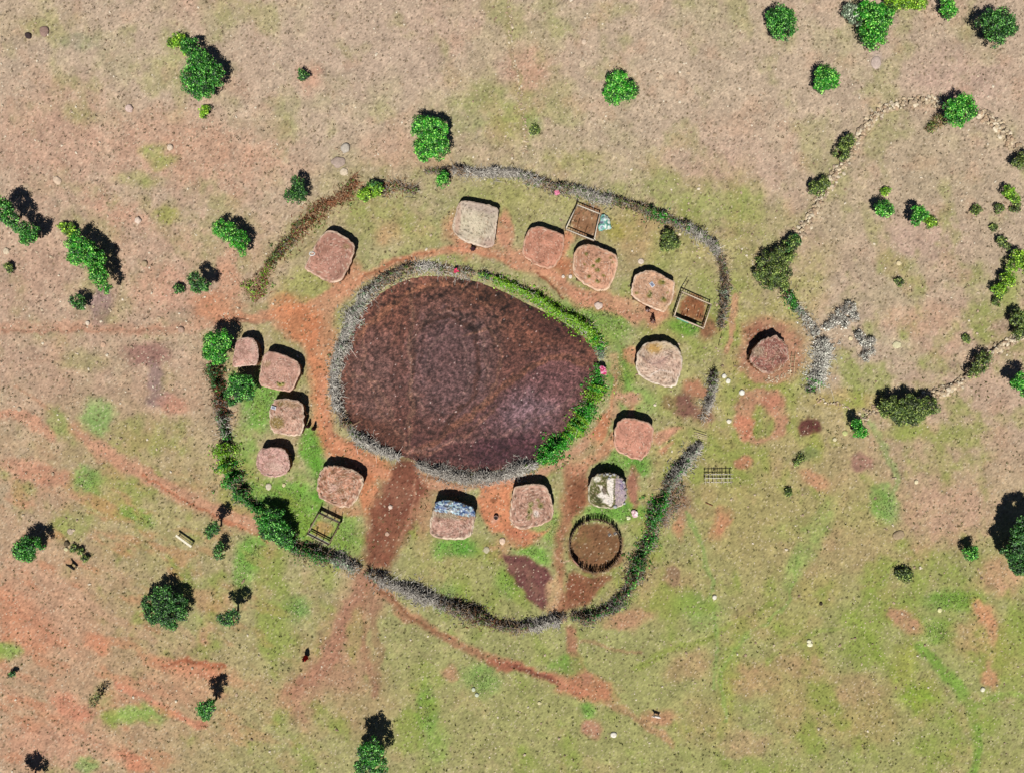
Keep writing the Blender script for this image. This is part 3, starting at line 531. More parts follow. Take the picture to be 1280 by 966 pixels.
h12,c12 = hut('rectangular mud hut with weeds and a pale scrap on its roof beside the orange yard', zp(*F_,[(578,190),(640,178),(712,182),(737,200),(757,260),(770,320),(757,360),(700,387),(600,407),(568,387),(548,350),(552,290),(563,220)]),1.65,(194,152,132),(228,198,172),
   [('b',500+x/4,560+y/4,r,r,0,(134,134,72),.75,.5) for x,y,r in ((655,285,3.5),(650,315,4),(705,285,3.5),(690,260,2.5),(645,345,3),(680,330,2.5))]+[('b',671,641,3.5,4,0,(224,206,196),.9,.4)]+[('b',500+x/4,560+y/4,1.6,1.6,0,(110,80,66),.8,.5) for x,y in ((590,205),(575,240),(585,355),(700,200),(740,345),(600,290),(655,200),(720,300),(570,330),(675,370))],seed=12,speck=.26)
h13,c13 = hut('mud hut patched with torn white plastic over mossy turf, just above the round stake pen', zp(*F_,[(962,142),(1010,125),(1060,123),(1107,148),(1130,180),(1136,250),(1112,292),(1060,302),(980,292),(943,265),(940,210)]),1.65,(104,106,62),(226,214,190),
   [('p',zp(*F_,[(1030,150),(1064,150),(1062,290),(1040,280),(1010,270),(990,235),(1010,215),(1000,190),(980,185),(1010,185),(1030,215),(1045,240),(1035,190)]),(246,236,224),.99,.5),('l',zp(*F_,[(1050,160),(1048,215),(1052,285)]),2.4,(246,238,226),.95),('b',746,598,5,3.5,0,(236,232,214),.95,.3),
    ('p',zp(*F_,[(1075,150),(1100,150),(1128,190),(1132,250),(1105,285),(1075,285),(1068,220)]),(184,164,172),.95,.8),('b',776,605,3,8,0,(140,126,170),.5,.5),('b',756,612,3,5,0,(94,82,66),.9,.3),('b',748,625,5,4,0,(86,90,58),.9,.4)],rimw=.05,seed=13,rough=.14,speck=.3)
h14,c14 = hut('smooth salmon mud hut beside the right end of the south fence, right of the kraal', zp(*D,[(212,663),(250,648),(310,653),(372,675),(389,700),(382,770),(356,832),(325,860),(270,847),(208,817),(188,780),(192,720)]),1.65,(206,148,126),(220,182,156),seed=14,speck=.08)
h15,c15 = hut('big mud hut with pale crusted roof and mustard stain, right of the magenta cloth', zp(*D,[(347,277),(400,261),(460,273),(512,300),(532,340),(532,400),(502,482),(470,497),(400,482),(338,452),(303,410),(300,370),(315,310)]),1.6,(206,178,156),(236,220,200),
   [('b',818,436,10,7,0,(196,156,90),.85,.5),('b',832,432,12,5,15,(210,190,150),.6,.5),('b',825,455,16,8,0,(196,156,142),.6,.5),('l',[(803,448),(815,455),(825,453),(838,445)],1.6,(160,130,120),.7),('l',[(812,470),(825,462),(840,466)],1.5,(240,224,210),.7),('b',846,462,7,10,0,(214,176,156),.6,.5)],seed=15,speck=.28,rough=.12)
h16,c16 = hut('dark red half ruined mud hut outside the east fence, ringed by bare red earth', [(936,449),(941,436),(952,426),(963,421),(970,420),(978,425),(985,436),(987,447),(980,458),(970,466),(960,468),(947,462),(941,456)],1.75,(160,110,98),(196,170,150),
   [('b',948,440,8,6,-30,(166,148,124),.8,.5),('b',975,462,10,6,-20,(160,124,86),.7,.5),('l',[(958,440),(957,447)],1,(226,190,150),.9),('l',[(945,457),(958,466)],1.5,(206,162,140),.8)],rough=.25,dome=.05,seed=16,speck=.4)
# sticks lying on the ruined hut's roof
for k in range(14):
    x0 = c16.x+RNG.normal(0, 1.0); y0 = c16.y+RNG.normal(-.1, .9); a = RNG.random()*3.14; l = RNG.uniform(.4, .8); mb = MB()
    tube(mb, [(x0-math.cos(a)*l, y0-math.sin(a)*l, 1.84), (x0, y0, 1.88), (x0+math.cos(a)*l, y0+math.sin(a)*l, 1.84)], [.035, .032, .025], alb((210, 168, 142))*RNG.uniform(.6, 1.15), 6); mb.build('roof_pole', M_wood, h16)

def grass_on(parent, pts, z, r=.22):
    for (x, y) in pts:
        mb = MB(); c = W(x, y, z); n = 26; a = RNG.random(n)*6.283; rr = RNG.random(n)*r*.6
        P = np.stack([c.x+np.cos(a)*rr, c.y+np.sin(a)*rr, np.full(n, z+.06)], 1)+0.0; P[:, 2] += RNG.random(n)*.08
        N = np.stack([np.cos(a)*.6, np.sin(a)*.6, np.ones(n)], 1); leaves(mb, P, N, RNG.uniform(.1, .2, n), alb((118, 122, 48))*RNG.uniform(.6, 1.3, (n, 1)), .3)
        mb.build('grass_tuft', M_leaf, parent)
grass_on(h4, zp(*B, [(455,550),(515,580),(512,630),(465,665),(505,685),(490,608)]), 1.72)
grass_on(h5, zp(*B, [(768,760),(775,750),(835,693),(838,775)]), 1.72)
grass_on(h7, [(350,480),(354,479),(347,478)], 1.78)
grass_on(h12, [(663,632),(661,640),(676,632)], 1.78)
# solar panels on roofs (children: fixed to the roof)
def solar(parent, px, py, z, rz, w=.62, d=.45):
    c = W(px, py, z); mb = MB(); box(mb, (c.x, c.y, z+.05), (w, d, .03), alb((222, 226, 232)), rz, (.08, 0), .004)
    o = mb.build('solar_panel', M_metal, parent); o['label'] = 'small grey blue solar panel with white edge'
    mb = MB(); box(mb, (c.x, c.y, z+.075), (w-.16, d-.14, .012), alb((128, 132, 152)), rz, (.08, 0)); mb.build('cell_glass', M_metal, o, origin=tuple(parent.location))
solar(h5, 815, 356, 1.78, -.9); solar(h8, 342, 509.5, 1.86, -.3, .6, .4)
def ring_piece(parent, px, py, z, R=.26):
    c = W(px, py, z); mb = MB(); n = 20; P = [(c.x+R*1.25*math.cos(t), c.y+R*.8*math.sin(t), z) for t in np.linspace(0, 6.2832, n)]
    tube(mb, P, [.06]*n, alb((226, 226, 222))); mb.build('white_ring', M_sheet, parent)
ring_piece(h1, 390, 317.5, 1.72)
# blue sheet on the hut roof
def sheet(name, parent, poly, z, cf, bulge=.06, mat=None, step=1.0, amp=.10, seed=0, keep=None):
    P = smooth_poly(poly, 1); A0 = np.array(P); f = (HCAM-z)/HCAM*S
    gx = np.arange(A0[:, 0].min()-1, A0[:, 0].max()+1, step); gy = np.arange(A0[:, 1].min()-1, A0[:, 1].max()+1, step)
    X, Y = np.meshgrid(gx, gy); x = X.ravel(); y = Y.ravel(); sd = sdist(x, y, P)+(noise(x, y, 2, seed)-.5)*1.6
    zz = z+bulge*sm(0, -6, sd)+(fbm(x, y, 4, 3, seed)-.5)*amp
    ok = sd < 0
    idx = np.arange(len(x)).reshape(X.shape); Fq = np.stack([idx[:-1, :-1].ravel(), idx[1:, :-1].ravel(), idx[1:, 1:].ravel(), idx[:-1, 1:].ravel()], 1); Fq = Fq[ok[Fq].all(1)]
    use = np.zeros(len(x), bool); use[Fq.ravel()] = True; mp = np.cumsum(use)-1
    V = np.stack([(x-CX)*f, (CY-y)*f, zz], 1)[use]; c = cf(x, y)[use]
    org = tuple(parent.location) if parent else (V[:, 0].mean(), V[:, 1].mean(), 0)
    o = npmesh(name, V, mp[Fq], mat or M_sheet, parent, c, True, org)
    md = o.modifiers.new('thickness', 'SOLIDIFY'); md.thickness = .02; md.offset = -1
    return o
def blue(x, y):
    c = np.tile(np.array((62, 92, 140), float), (len(x), 1)); n = noise(x, y, 2.2, 3); m = noise(x, y, 1.6, 5)
    c[(fbm(x, y, 6, 3, 2) > .58)] = (128, 120, 108); c[n > .62] = (160, 192, 204); c[m < .25] = (44, 52, 78); c[(m > .8)] = (206, 224, 226); c[(n > .45) & (n < .5)] = (120, 130, 110); return alb(c)
sheet('plastic_sheet', h11, zp(*F_, [(180,262),(240,256),(310,273),(368,293),(378,335),(370,345),(320,345),(250,328),(205,320),(168,318),(170,290)]), 1.84, blue, .04, step=.8, amp=.2, seed=4)['label'] = 'crumpled blue plastic sheet with pale flecks'
def edge_stones(parent, pts, z, s, cols, name='weight_stone'):
    for k, (x, y) in enumerate(pts):
        mb = MB(); c = W(x, y, z); stones(mb, np.array([[c.x, c.y, z]]), np.array([s*random.uniform(.8, 1.2)]), alb(random.choice(cols)), ICO2); mb.build(name, M_stone, parent, True)
edge_stones(h13, zp(*F_, [(1000,130),(1020,133),(1037,128),(1052,135),(1070,130),(1085,140),(1100,150),(1118,168),(1045,150),(1128,240),(1122,275),(1075,292),(1128,205)]), 1.74, .2, [(150,148,140),(96,90,84),(190,190,190)])
edge_stones(h10, zp(*E, [(672,95),(700,92),(730,95),(760,106),(790,118),(820,128),(845,150),(640,140),(632,190),(645,230),(700,262)]), 1.74, .13, [(206,180,156),(150,118,92)])

# ------------------------------------------------------------------ vegetation
PAL = {'green': ((48,146,20), (34,112,18), (134,196,84)), 'dark': ((40,98,26), (24,66,20), (96,148,66)), 'olive': ((88,112,40), (62,82,34), (134,150,74)),
       'lime': ((112,160,24), (88,136,22), (160,192,66)), 'grey': ((120,140,112), (92,112,84), (170,182,158)), 'pale': ((196,194,180), (156,156,144), (226,222,210)), 'deep': ((40,122,22), (28,88,18), (112,176,76))}
def crown(mb, lobes, pal, dens=1.0, lsize=.2, clump=.42, gap=.16, vf=.8):
    a, b, glint = [alb(c, 1.5) for c in PAL[pal]]
    for (c, r, rz) in lobes:
        nc = max(9, int(26*r*r+16)); d = rvec(nc*2); d = d[d[:, 2] > -.35][:nc]
        rad = RNG.uniform(.55, 1.0, (len(d), 1)); ctr = np.array(c)+d*rad*np.array([r, r, rz])*.92
        ctr = ctr[RNG.random(len(ctr)) > gap]
        for q in ctr:
            cr = clump*RNG.uniform(.6, 1.25)*min(1, .5+r*.35); n = int(dens*46*(cr/.42)**2)
            dd = rvec(n); P = q+dd*cr*RNG.uniform(.45, 1, (n, 1))*np.array([1, 1, .7]); ok = P[:, 2] > .03; P = P[ok]; dd = dd[ok]
            t = RNG.random(); base = (a*(1-t)+b*t)*RNG.choice([.3, .6, 1.0, 1.3]); C = base*RNG.uniform(.55, 1.35, (len(P), 1)); k = RNG.random(len(P)) < .16; C[k] = glint*RNG.uniform(1.0, 1.8)  # darkened clumps paint in the crown's shaded holes, pale leaves its gloss
            N = dd*.8+np.array([0, 0, .75])+RNG.normal(0, .35, (len(P), 3)); leaves(mb, P, N, lsize*RNG.uniform(.6, 1.3, len(P)), C)
def plant(label, lobes, h, pal, kind='shrub', group='shrubs and trees scattered on the pasture', dens=1.0, gap=.16, lsize=.2, trunkcol=(112, 92, 74), bare=0, hr=None, cat=None, name=None, clump=.42):
    """lobes: (px, py, r_px[, dz]); h: height of the crown's middle"""
    L2 = []
    if kind == 'shrub' and h > .6: h = h*1.45
    for l in lobes:
        z = h+(l[3] if len(l) > 3 else 0)+RNG.uniform(-.12, .12)*h*.5; c = W(l[0], l[1], z); r = l[2]*S*(HCAM-z)/HCAM*1.1
        rz = min(r*.85, max(z-.05, .2)) if kind == 'shrub' else r*(hr or .62)
        L2.append(((c.x, c.y, z), r, rz))
    tot = sum(l[1]**2 for l in L2); bx = sum(l[0][0]*l[1]**2 for l in L2)/tot; by = sum(l[0][1]*l[1]**2 for l in L2)/tot
    root = empty(name or ('acacia_tree' if kind == 'tree' else 'shrub'), (bx, by, 0)); tag(root, label, cat or ('tree' if kind == 'tree' else 'shrub'), group)
    tb = MB(); tc = alb(trunkcol); R0 = .05+.05*math.sqrt(tot); zt = h*.55 if kind == 'tree' else h*.25
    lean = RNG.normal(0, .05, 2)
    tube(tb, [(bx, by, -.08), (bx+lean[0], by+lean[1], zt*.5), (bx+lean[0]*2, by+lean[1]*2, zt)], [R0*1.3, R0, R0*.8], tc, 8)
    for (c, r, rz) in L2:
        for k in range(3+int(r*1.5)):
            d = rvec(1)[0]; d[2] = abs(d[2])*.6; e = np.array(c)+d*np.array([r, r, rz])*.75; e[2] = max(e[2], .15); s0 = np.array((bx+lean[0]*2, by+lean[1]*2, zt*.9)); mid = (s0*.5+e*.5)+RNG.normal(0, .08*r, 3); mid[2] = max(mid[2], .1)
            tube(tb, [s0, mid, e], [R0*.55, R0*.35, R0*.12], tc*RNG.uniform(.8, 1.2), 5)
    if bare:
        ctr = np.array([l[0] for l in L2]); n = bare; i = RNG.integers(0, len(ctr), n); d = rvec(n); rr = np.array([l[1] for l in L2])[i][:, None]
        P0 = ctr[i]+d*rr*.4; P1 = ctr[i]+d*rr*1.1; P1[:, 2] = np.maximum(P1[:, 2], .08); P0[:, 2] = np.maximum(P0[:, 2], .05)
        twigs(tb, P0, P1, .03, .01, tc*1.3)
    tb.build('trunk' if kind == 'tree' else 'stem', M_wood, root)
    cb = MB(); crown(cb, L2, pal, dens, lsize, clump, gap); cb.build('crown' if kind == 'tree' else 'foliage', M_leaf, root)
    return root
T = 'tree'
plant('tall bushy green tree in the upper left, standing next to a yellowish sapling',[(238,56,11),(250,78,16),(246,98,20),(262,92,17),(252,112,14)],2.2,'deep',T)
plant('yellowish green bush touching the left of the big upper left tree',[(222,52,9),(214,53,5),(233,62,6)],.7,'lime')
plant('small round grass green bush just below the big upper left tree',[(257,140,8)],.5,'lime')
plant('tiny dark bush beside a patch of bare soil in the upper left quarter',[(378,94,6)],.7,'dark')
plant('big dense round bright green tree directly above the north fence',[(528,158,14),(545,162,14),(534,180,16),(548,184,14),(530,192,10)],2.6,'green',T,gap=.06)
plant('dark twin crowned tree left of the reddish dead brush fence',[(366,246,10),(372,228,8),(376,242,8)],1.9,'dark',T)
plant('small bright green bush at the west end of the grey north fence',[(553,226,8),(554,220,6)],1.2,'green')
plant('lone round green bush in the upper middle of the bare pasture',[(772,104,13),(768,118,13),(784,114,12)],1.2,'green',gap=.12)
plant('oval mid green bush at the top edge, left of the big clustered bushes',[(972,22,13),(978,36,15),(984,24,11)],1.3,'deep')
plant('large elongated green bush cluster at the top edge, fourth thicket from the right',[(1085,18,15),(1092,38,17),(1100,22,15),(1094,52,12)],1.3,'green')
plant('pale grey green half dead bush touching the left of the top edge cluster',[(1062,14,9),(1072,22,10)],.9,'grey',bare=60)
plant('spreading lime green bushes along the top edge, right of the large cluster',[(1115,6,11),(1132,2,11),(1148,5,9),(1122,-6,9)],.8,'lime')
plant('small lime green bush at the top edge, second from the right corner',[(1184,7,9),(1187,15,8)],.9,'green')
plant('big dark grey green bush in the upper right corner casting shadow to its left',[(1238,30,15),(1252,26,14),(1246,44,13),(1262,36,10)],1.7,'dark')
plant('compact round green bush below the top edge thickets, right of centre',[(1030,96,12),(1036,100,12),(1028,106,10)],1.2,'green',gap=.08)
plant('yellow green bush growing through the top of the stone wall, with dry branches',[(1192,136,12),(1204,128,11),(1208,142,12),(1196,150,10)],1.5,'green',bare=40)
plant('leafless brown scrub left of the bush on top of the stone wall',[(1174,152,9),(1164,160,6)],.5,'olive',bare=90,dens=.25,trunkcol=(170,140,96))
plant('dark olive scrub leaning on the northwest curve of the stone wall',[(1052,192,9),(1060,176,8),(1056,184,8)],.8,'olive',bare=40)
plant('olive scrub on the stone wall, midway down its left side',[(1022,235,10),(1030,228,7)],.8,'olive',bare=40)
plant('dark crowned trees at the left edge with tall black shadow, upper of the pair',[(2,262,16),(12,272,11)],3.0,'deep',T)
plant('dark green tree at the left edge, lower right of its neighbour and partly shading it',[(26,284,10),(38,290,11),(34,298,9)],2.4,'deep',T)
plant('yellow green bush left above the long leafy tree on the left side',[(86,287,8),(78,284,5),(92,293,6)],.6,'lime')
plant('long leafy green tree on the left side stretched from upper left to lower right',[(98,304,14),(108,318,15),(96,320,11),(120,326,13),(124,344,11),(130,358,8)],2.4,'green',T)
plant('small round dark bush above the red track at left',[(96,376,8),(100,381,6)],.9,'dark')
plant('leafy green tree left of the dead brush at the northwest gap in the fence',[(276,286,10),(288,290,12),(300,300,12),(302,312,7)],1.9,'green',T)
plant('dark blue green little tree beside a detached black shadow, near the northwest gap',[(244,350,9),(252,356,9),(246,360,7)],2.7,'dark',T)
plant('tiny dark green bush touching the dark blue green little tree on its left',[(223,361,6)],.5,'dark')
plant('bright leafy tree hugging the left side of the smallest hut',[(268,430,14),(278,424,11),(272,444,12),(262,442,8)],2.6,'green',T)
plant('dark leafy tree between the smallest hut and the west fence, shading the hut edge',[(296,478,12),(304,490,14),(290,496,10),(310,480,10)],2.4,'deep',T)
plant('small round green bush inside the stone enclosure, left of the two with shadows',[(1106,262,10),(1100,258,6)],1.2,'green')
plant('tiny yellow green bush above the left bush inside the stone enclosure',[(1107,240,5)],.4,'lime')
plant('small green bush inside the stone enclosure, right of two',[(1148,266,8),(1144,276,6),(1154,270,6)],1.3,'green')
plant('low lime bush right beside the second bush of the stone enclosure',[(1165,278,7),(1158,275,4)],.4,'lime')
plant('lime green bush near the right edge inside the stone enclosure',[(1262,240,8),(1268,248,6)],.7,'lime')
plant('little yellowish bush with twigs right of centre in the stone enclosure',[(1220,263,6)],.4,'olive',bare=30)
plant('small round olive bush left of the right edge bushes in the enclosure',[(1249,261,6)],.5,'olive')
plant('very small dull bush below the row of enclosure bushes',[(1242,285,4)],.3,'olive')
plant('dull olive bush right of the small round olive bush',[(1270,260,6)],.4,'olive',bare=20)
plant('dark and green bush pair above the lime corner bush at the right edge',[(1252,302,6),(1258,308,4)],.6,'olive')
plant('wide lime and dark bush cut by the right edge, lower of the enclosure bushes',[(1274,322,10),(1266,332,7),(1284,332,10)],.8,'lime')
plant('elongated olive bush at the lower right inside the enclosure',[(1258,352,9),(1250,362,8),(1262,346,6)],.8,'lime')
plant('small dark tail bush below the elongated olive bush',[(1248,377,6)],.5,'olive')
plant('upper right corner olive bush on the stone wall at the right edge',[(1276,204,8),(1284,196,8)],.9,'olive',bare=20)
plant('dry olive thicket on the stone wall at the right edge',[(1272,398,10),(1280,408,10),(1276,416,8)],.8,'olive',bare=60)
plant('large dark olive thicket at the junction of stone wall and village ground',[(962,330,16),(974,342,15),(962,350,13),(980,320,13),(990,305,9),(950,342,8),(978,356,8)],.8,'olive',dens=1.0,gap=.3,bare=120)
plant('dark green bush on the stone wall just above the olive thicket',[(993,301,8),(986,308,7)],.8,'dark')
plant('long dense dark olive thicket lying along the lower stone wall',[(1112,508,13),(1124,512,14),(1138,508,15),(1128,522,11),(1150,512,12),(1162,506,11),(1144,520,10)],1.0,'olive',dens=1.2,gap=.08)
plant('bright small green bush left of the long olive thicket',[(1074,538,9),(1070,530,6)],1.3,'green')
plant('olive brush on the diagonal stone wall, right of the long thicket',[(1224,456,10),(1230,448,8),(1216,466,7)],.8,'olive',bare=60,dens=.7)
plant('green tree cut by the right edge, shadow on its left',[(1272,482,9),(1280,474,11),(1284,488,9)],2.2,'green',T)
plant('round leafy dark green tree at the left side, lower half',[(30,684,13),(42,682,12),(34,692,10),(24,690,8)],1.9,'deep',T)
plant('little slender tree left of the south hedge with its crown shadow detached above right',[(262,664,8),(268,660,7)],2.9,'dark',T,hr=.5)
plant('sparse sapling under the little slender tree left of the south hedge',[(274,690,8),(276,682,5)],.9,'dark',dens=.6,bare=20)
plant('largest round dark tree in the lower left',[(188,752,11),(204,744,13),(220,754,12),(192,768,12),(212,774,12),(228,768,8),(205,760,14)],1.6,'dark',T,gap=.12)
plant('dark flat tree beside red bare soil, right of the largest round tree',[(280,773,8),(291,770,9),(285,776,6)],3.0,'dark',T,hr=.45)
plant('yellowish green little tree with detached shadow in the lower left',[(254,886,8),(262,882,8),(258,892,7)],2.9,'deep',T,hr=.5)
plant('thin leafless sapling in the lower left leaning to the right',[(118,876,7),(124,868,6)],1.4,'olive',T,bare=50,dens=.15)
plant('dark tree at the bottom left edge, mostly its shadow in view',[(20,984,11),(27,990,10)],3.0,'dark',T)
plant('leafy tree at the bottom edge with a long black shadow above it',[(456,938,9),(462,947,12),(472,941,9),(456,958,12),(474,956,11),(466,930,8)],2.9,'deep',T)
plant('largest dark tree at the right edge with a huge black shadow',[(1268,692,13),(1284,680,20),(1292,700,20),(1274,706,12),(1290,660,18),(1276,672,14)],3.2,'dark',T,dens=1.6,gap=.03)
plant('small bright bush left of the largest right edge tree',[(1213,691,9),(1217,688,6)],.9,'green')
plant('low dark bush on the pasture in the lower right',[(1132,718,9),(1126,716,6)],.5,'olive')
plant('greyish green shrub inside the village in the north east, on grass',[(836,296,8),(842,304,8),(832,308,7)],.8,'olive',bare=30)
plant('low lime shrub against the brush fence in the northwest',[(462,240,9),(454,244,7),(472,238,7)],.7,'lime')
plant('dark spiky shrub above the lime shrub on the northwest fence',[(466,232,6),(475,233,5)],.7,'dark')
plant('tall dark green thicket swelling out of the southwest hedge',[(328,646,11),(340,654,15),(334,664,11),(352,666,13),(344,644,10),(358,676,9)],1.1,'deep',gap=.08)
plant('wiry dark tuft at the left edge below the edge trees',[(10,333,4),(12,338,3)],.5,'olive')
plant('pale rubbly stub bush in the grass right of the spare post pile',[(1002,572,5),(996,578,4)],.3,'olive',dens=.5)
plant('dark little bush left of the brown bare circle pasture, lower middle right',[(985,615,5)],.3,'olive')
plant('small dull bush in the stone enclosure near its bottom wall',[(1208,424,5)],.3,'olive')
plant('faint grey green bush on open ground in the stone enclosure',[(1124,352,5)],.3,'olive')
plant('whitish dead thorn bush in the lower left of the stone enclosure, upper of two',[(1052,392,8),(1062,384,7),(1042,402,8),(1068,396,6),(1056,404,6),(1034,408,5)],.45,'pale',bare=420,dens=.45,gap=.4,trunkcol=(176,168,158))
plant('whitish dead thorn bush in the lower left of the stone enclosure, lower of two',[(1082,428,8),(1074,420,6),(1088,438,7),(1082,446,6),(1090,426,5)],.45,'pale',bare=360,dens=.45,gap=.4,trunkcol=(176,168,158))
plant('faint green scrub by the track of stones north of the fence',[(668,163,6)],.3,'olive')
plant('small dark bush at the lower left edge',[(15,843,4)],.5,'dark')
plant('small dark bush near the left edge beside low stones',[(92,685,4),(100,689,4)],.35,'olive')
plant('small dark bush below the other bush beside low stones',[(106,697,4)],.4,'olive')

# ------------------------------------------------------------------ brush fences
TW = {'grey': (172,164,154), 'pale': (222,216,204), 'tan': (190,160,126), 'brown': (156,104,74), 'dark': (84,66,56)}
def brush(label, pts, name='brush_fence', cat='fence', dens=70, seg=None, group=None, leafd=60):
    """pts: (px, py, halfwidth_px, height, twig palette mix, green fraction, green palette)"""
    P = []
    for i in range(len(pts)-1):
        a, b = pts[i], pts[i+1]; n = max(1, int(math.hypot(a[0]-b[0], a[1]-b[1])/3))
        for k in range(n):
            t = k/n; P.append((a[0]*(1-t)+b[0]*t, a[1]*(1-t)+b[1]*t, a[2]*(1-t)+b[2]*t, a[3]*(1-t)+b[3]*t, a[4] if RNG.random() > t else b[4], a[5]*(1-t)+b[5]*t, a[6] if RNG.random() > t else b[6]))
    P.append(pts[-1]); c0 = W(P[len(P)//2][0], P[len(P)//2][1], 0); root = empty(name, (c0.x, c0.y, 0)); tag(root, label, cat, group)
    tb = MB(); lb = MB(); px = np.array([p[0] for p in P]); py = np.array([p[1] for p in P])
    for i, p in enumerate(P):
        x, y, wd, h, mix, g, gp = p; wd *= .86; j = min(i+1, len(P)-1); k = max(j-1, 0)
        tx, ty = px[j]-px[k], -(py[j]-py[k]); tl = math.hypot(tx, ty)+1e-9; tx /= tl; ty /= tl
        q0 = np.array([i*1.0]); z0 = np.array([float(len(P))])
        wob = .5+1.0*noise(q0, z0, 3.0, 4)[0]; hob = .72+.62*noise(q0, z0+9, 2.2, 5)[0]; sh = (noise(q0, z0+4, 4.0, 6)[0]-.5)*wd*.9
        thin = 1.0 if noise(q0, z0+20, 2.6, 3)[0] > .22 else .45; g = float(np.clip(g*(.4+1.2*noise(q0, z0+30, 3.0, 2)[0]), 0, 1)); h = h*hob*1.3
        x += -ty*sh*.5; y += -tx*sh*.5
        n = int(dens*.44*thin*(.45+wd/7)*(1-.55*g)); c = W(x, y, h*.5)
        def spot(n, up=1.0):
            u = RNG.uniform(-.18, .18, n); v = np.clip(RNG.normal(0, .5, n)*np.where(RNG.random(n) < .14, 2.0, 1), -2.2, 2.2); vz = RNG.random(n)**.8*h*wob*np.clip(1-abs(v)*.85, .08, 1)*up
            return np.stack([c.x+tx*u-ty*v*wd*S*wob, c.y+ty*u+tx*v*wd*S*wob, vz], 1)
        if n > 0:
            q = spot(n); d = rvec(n); d[:, 2] = d[:, 2]*.45+.12; d[:, :2] += np.array([tx, ty])*RNG.choice([-1, 1], (n, 1))*.35
            d /= np.linalg.norm(d, axis=1, keepdims=True); Lg = RNG.uniform(.18, .8, (n, 1))*(1+1.3*(RNG.random((n, 1)) > .95)); e = q+d*Lg; e[:, 2] = np.maximum(e[:, 2], .03); q[:, 2] = np.maximum(q[:, 2], .02)
            cols = np.array([TW[m] for m in mix]); cc = alb(cols[RNG.integers(0, len(cols), n)])*1.15*RNG.uniform(.6, 1.35, (n, 1))
            twigs(tb, q, e, RNG.uniform(.012, .036, n), RNG.uniform(.005, .016, n), cc)
            # core of the pile: short stout sticks low down
            n2 = max(3, n//2); q = spot(n2, .85); d = rvec(n2); d[:, 2] *= .3; e = q+d*.4; e[:, 2] = np.maximum(e[:, 2], .03)
            twigs(tb, q, e, .06, .045, alb(cols[RNG.integers(0, len(cols), n2)])*.75)
        n = int(leafd*g*(.4+wd/7))
        if n > 0:
            q = spot(n, 1.1); q[:, 2] += .05; a, b, glint = [alb(k2, 1.5) for k2 in PAL[gp]]; t = RNG.random((n, 1)); C = (a*(1-t)+b*t)*RNG.uniform(.6, 1.3, (n, 1)); kk = RNG.random(n) < .1; C[kk] = glint*1.3  # scattered pale leaves have gloss painted into their colour
            leaves(lb, q, RNG.normal(0, .6, (n, 3))+np.array([0, 0, .7]), RNG.uniform(.12, .32, n), C)
            kc = max(1, n//22)
            for qq in spot(kc, 1.25):
                m = 16; dd = rvec(m); PP = qq+dd*RNG.uniform(.12, .42)*np.array([1, 1, .8]); PP[:, 2] = np.maximum(PP[:, 2], .06); t2 = RNG.random()
                leaves(lb, PP, dd+np.array([0, 0, .6]), RNG.uniform(.12, .26, m), (a*(1-t2)+b*t2)*RNG.uniform(.6, 1.5, (m, 1)))
    tb.build('brushwood', M_twig, root); lb.build('foliage', M_leaf, root); return root
G=('grey','grey','pale'); GT=('grey','tan','dark'); R=('brown','tan','brown'); TB=('tan','grey','brown'); N0='olive'
brush('long grey thorn brush fence curving round the north and east of the village',[(x_, y_, w_*.74, h_, m_, g_, p_) for x_, y_, w_, h_, m_, g_, p_ in [(534,214,4,.5,GT,.1,N0),(560,212,6,.9,GT,0,N0),(600,216,8,1.0,G,0,N0),(640,215,8,1.0,G,0,N0),(665,222,8,1.0,G,.05,N0),(695,236,7,1.0,GT,.15,N0),(725,238,9,1.1,G,.15,N0),(750,247,9,1.1,G,.1,N0),(775,253,8,1.1,GT,.3,N0),(800,258,8,1.1,GT,.2,N0),(822,268,9,1.1,GT,.6,'deep'),(845,277,8,1.1,GT,.3,'deep'),(865,286,8,1.0,G,.1,N0),(890,303,7,1.0,G,.05,N0),(904,325,7,1.0,GT,.1,N0),(908,355,7,1.0,GT,.1,N0),(906,385,7,1.0,GT,.15,'grey'),(902,408,5,.8,GT,.1,N0)]],dens=85)
brush('low grey brush pile end at the north gap, beside the lime shrub',[(478,238,7,.6,TB,.25,N0),(500,232,9,.7,TB,.15,N0),(520,238,6,.7,GT,.05,N0)],dens=60)
brush('reddish dry dead brush fence in the northwest',[(445,220,7,.7,R,0,N0),(438,238,9,.8,R,.05,N0),(415,252,10,.8,R,0,N0),(398,262,10,.8,R,.05,N0),(378,282,9,.8,R,.12,N0),(362,300,8,.7,TB,.2,N0),(345,318,7,.8,('dark','brown'),.5,N0),(336,330,6,.8,('dark','brown'),.5,N0)],dens=42)
brush('thin yellowish scattered dead brush beside the northwest gap',[(336,335,8,.4,('tan','tan','brown'),.15,'lime'),(325,350,9,.45,('tan','tan','brown'),.12,'lime'),(322,372,8,.35,('tan','brown'),.1,'lime'),(305,355,6,.3,('tan','tan'),.1,'lime')],dens=45)
brush('west fence of dark brush and white bundles beside the small huts',[(266,456,9,1.1,('dark','brown'),.7,'dark'),(269,475,9,1.1,('dark','brown'),.7,'dark'),(273,492,8,1.0,('brown','dark'),.3,'dark'),(276,510,8,1.0,('grey','brown','dark'),.15,'dark'),(279,530,8,1.0,('pale','grey','dark'),.35,'dark'),(281,548,9,1.0,('pale','grey','dark'),.5,'deep')],dens=80)
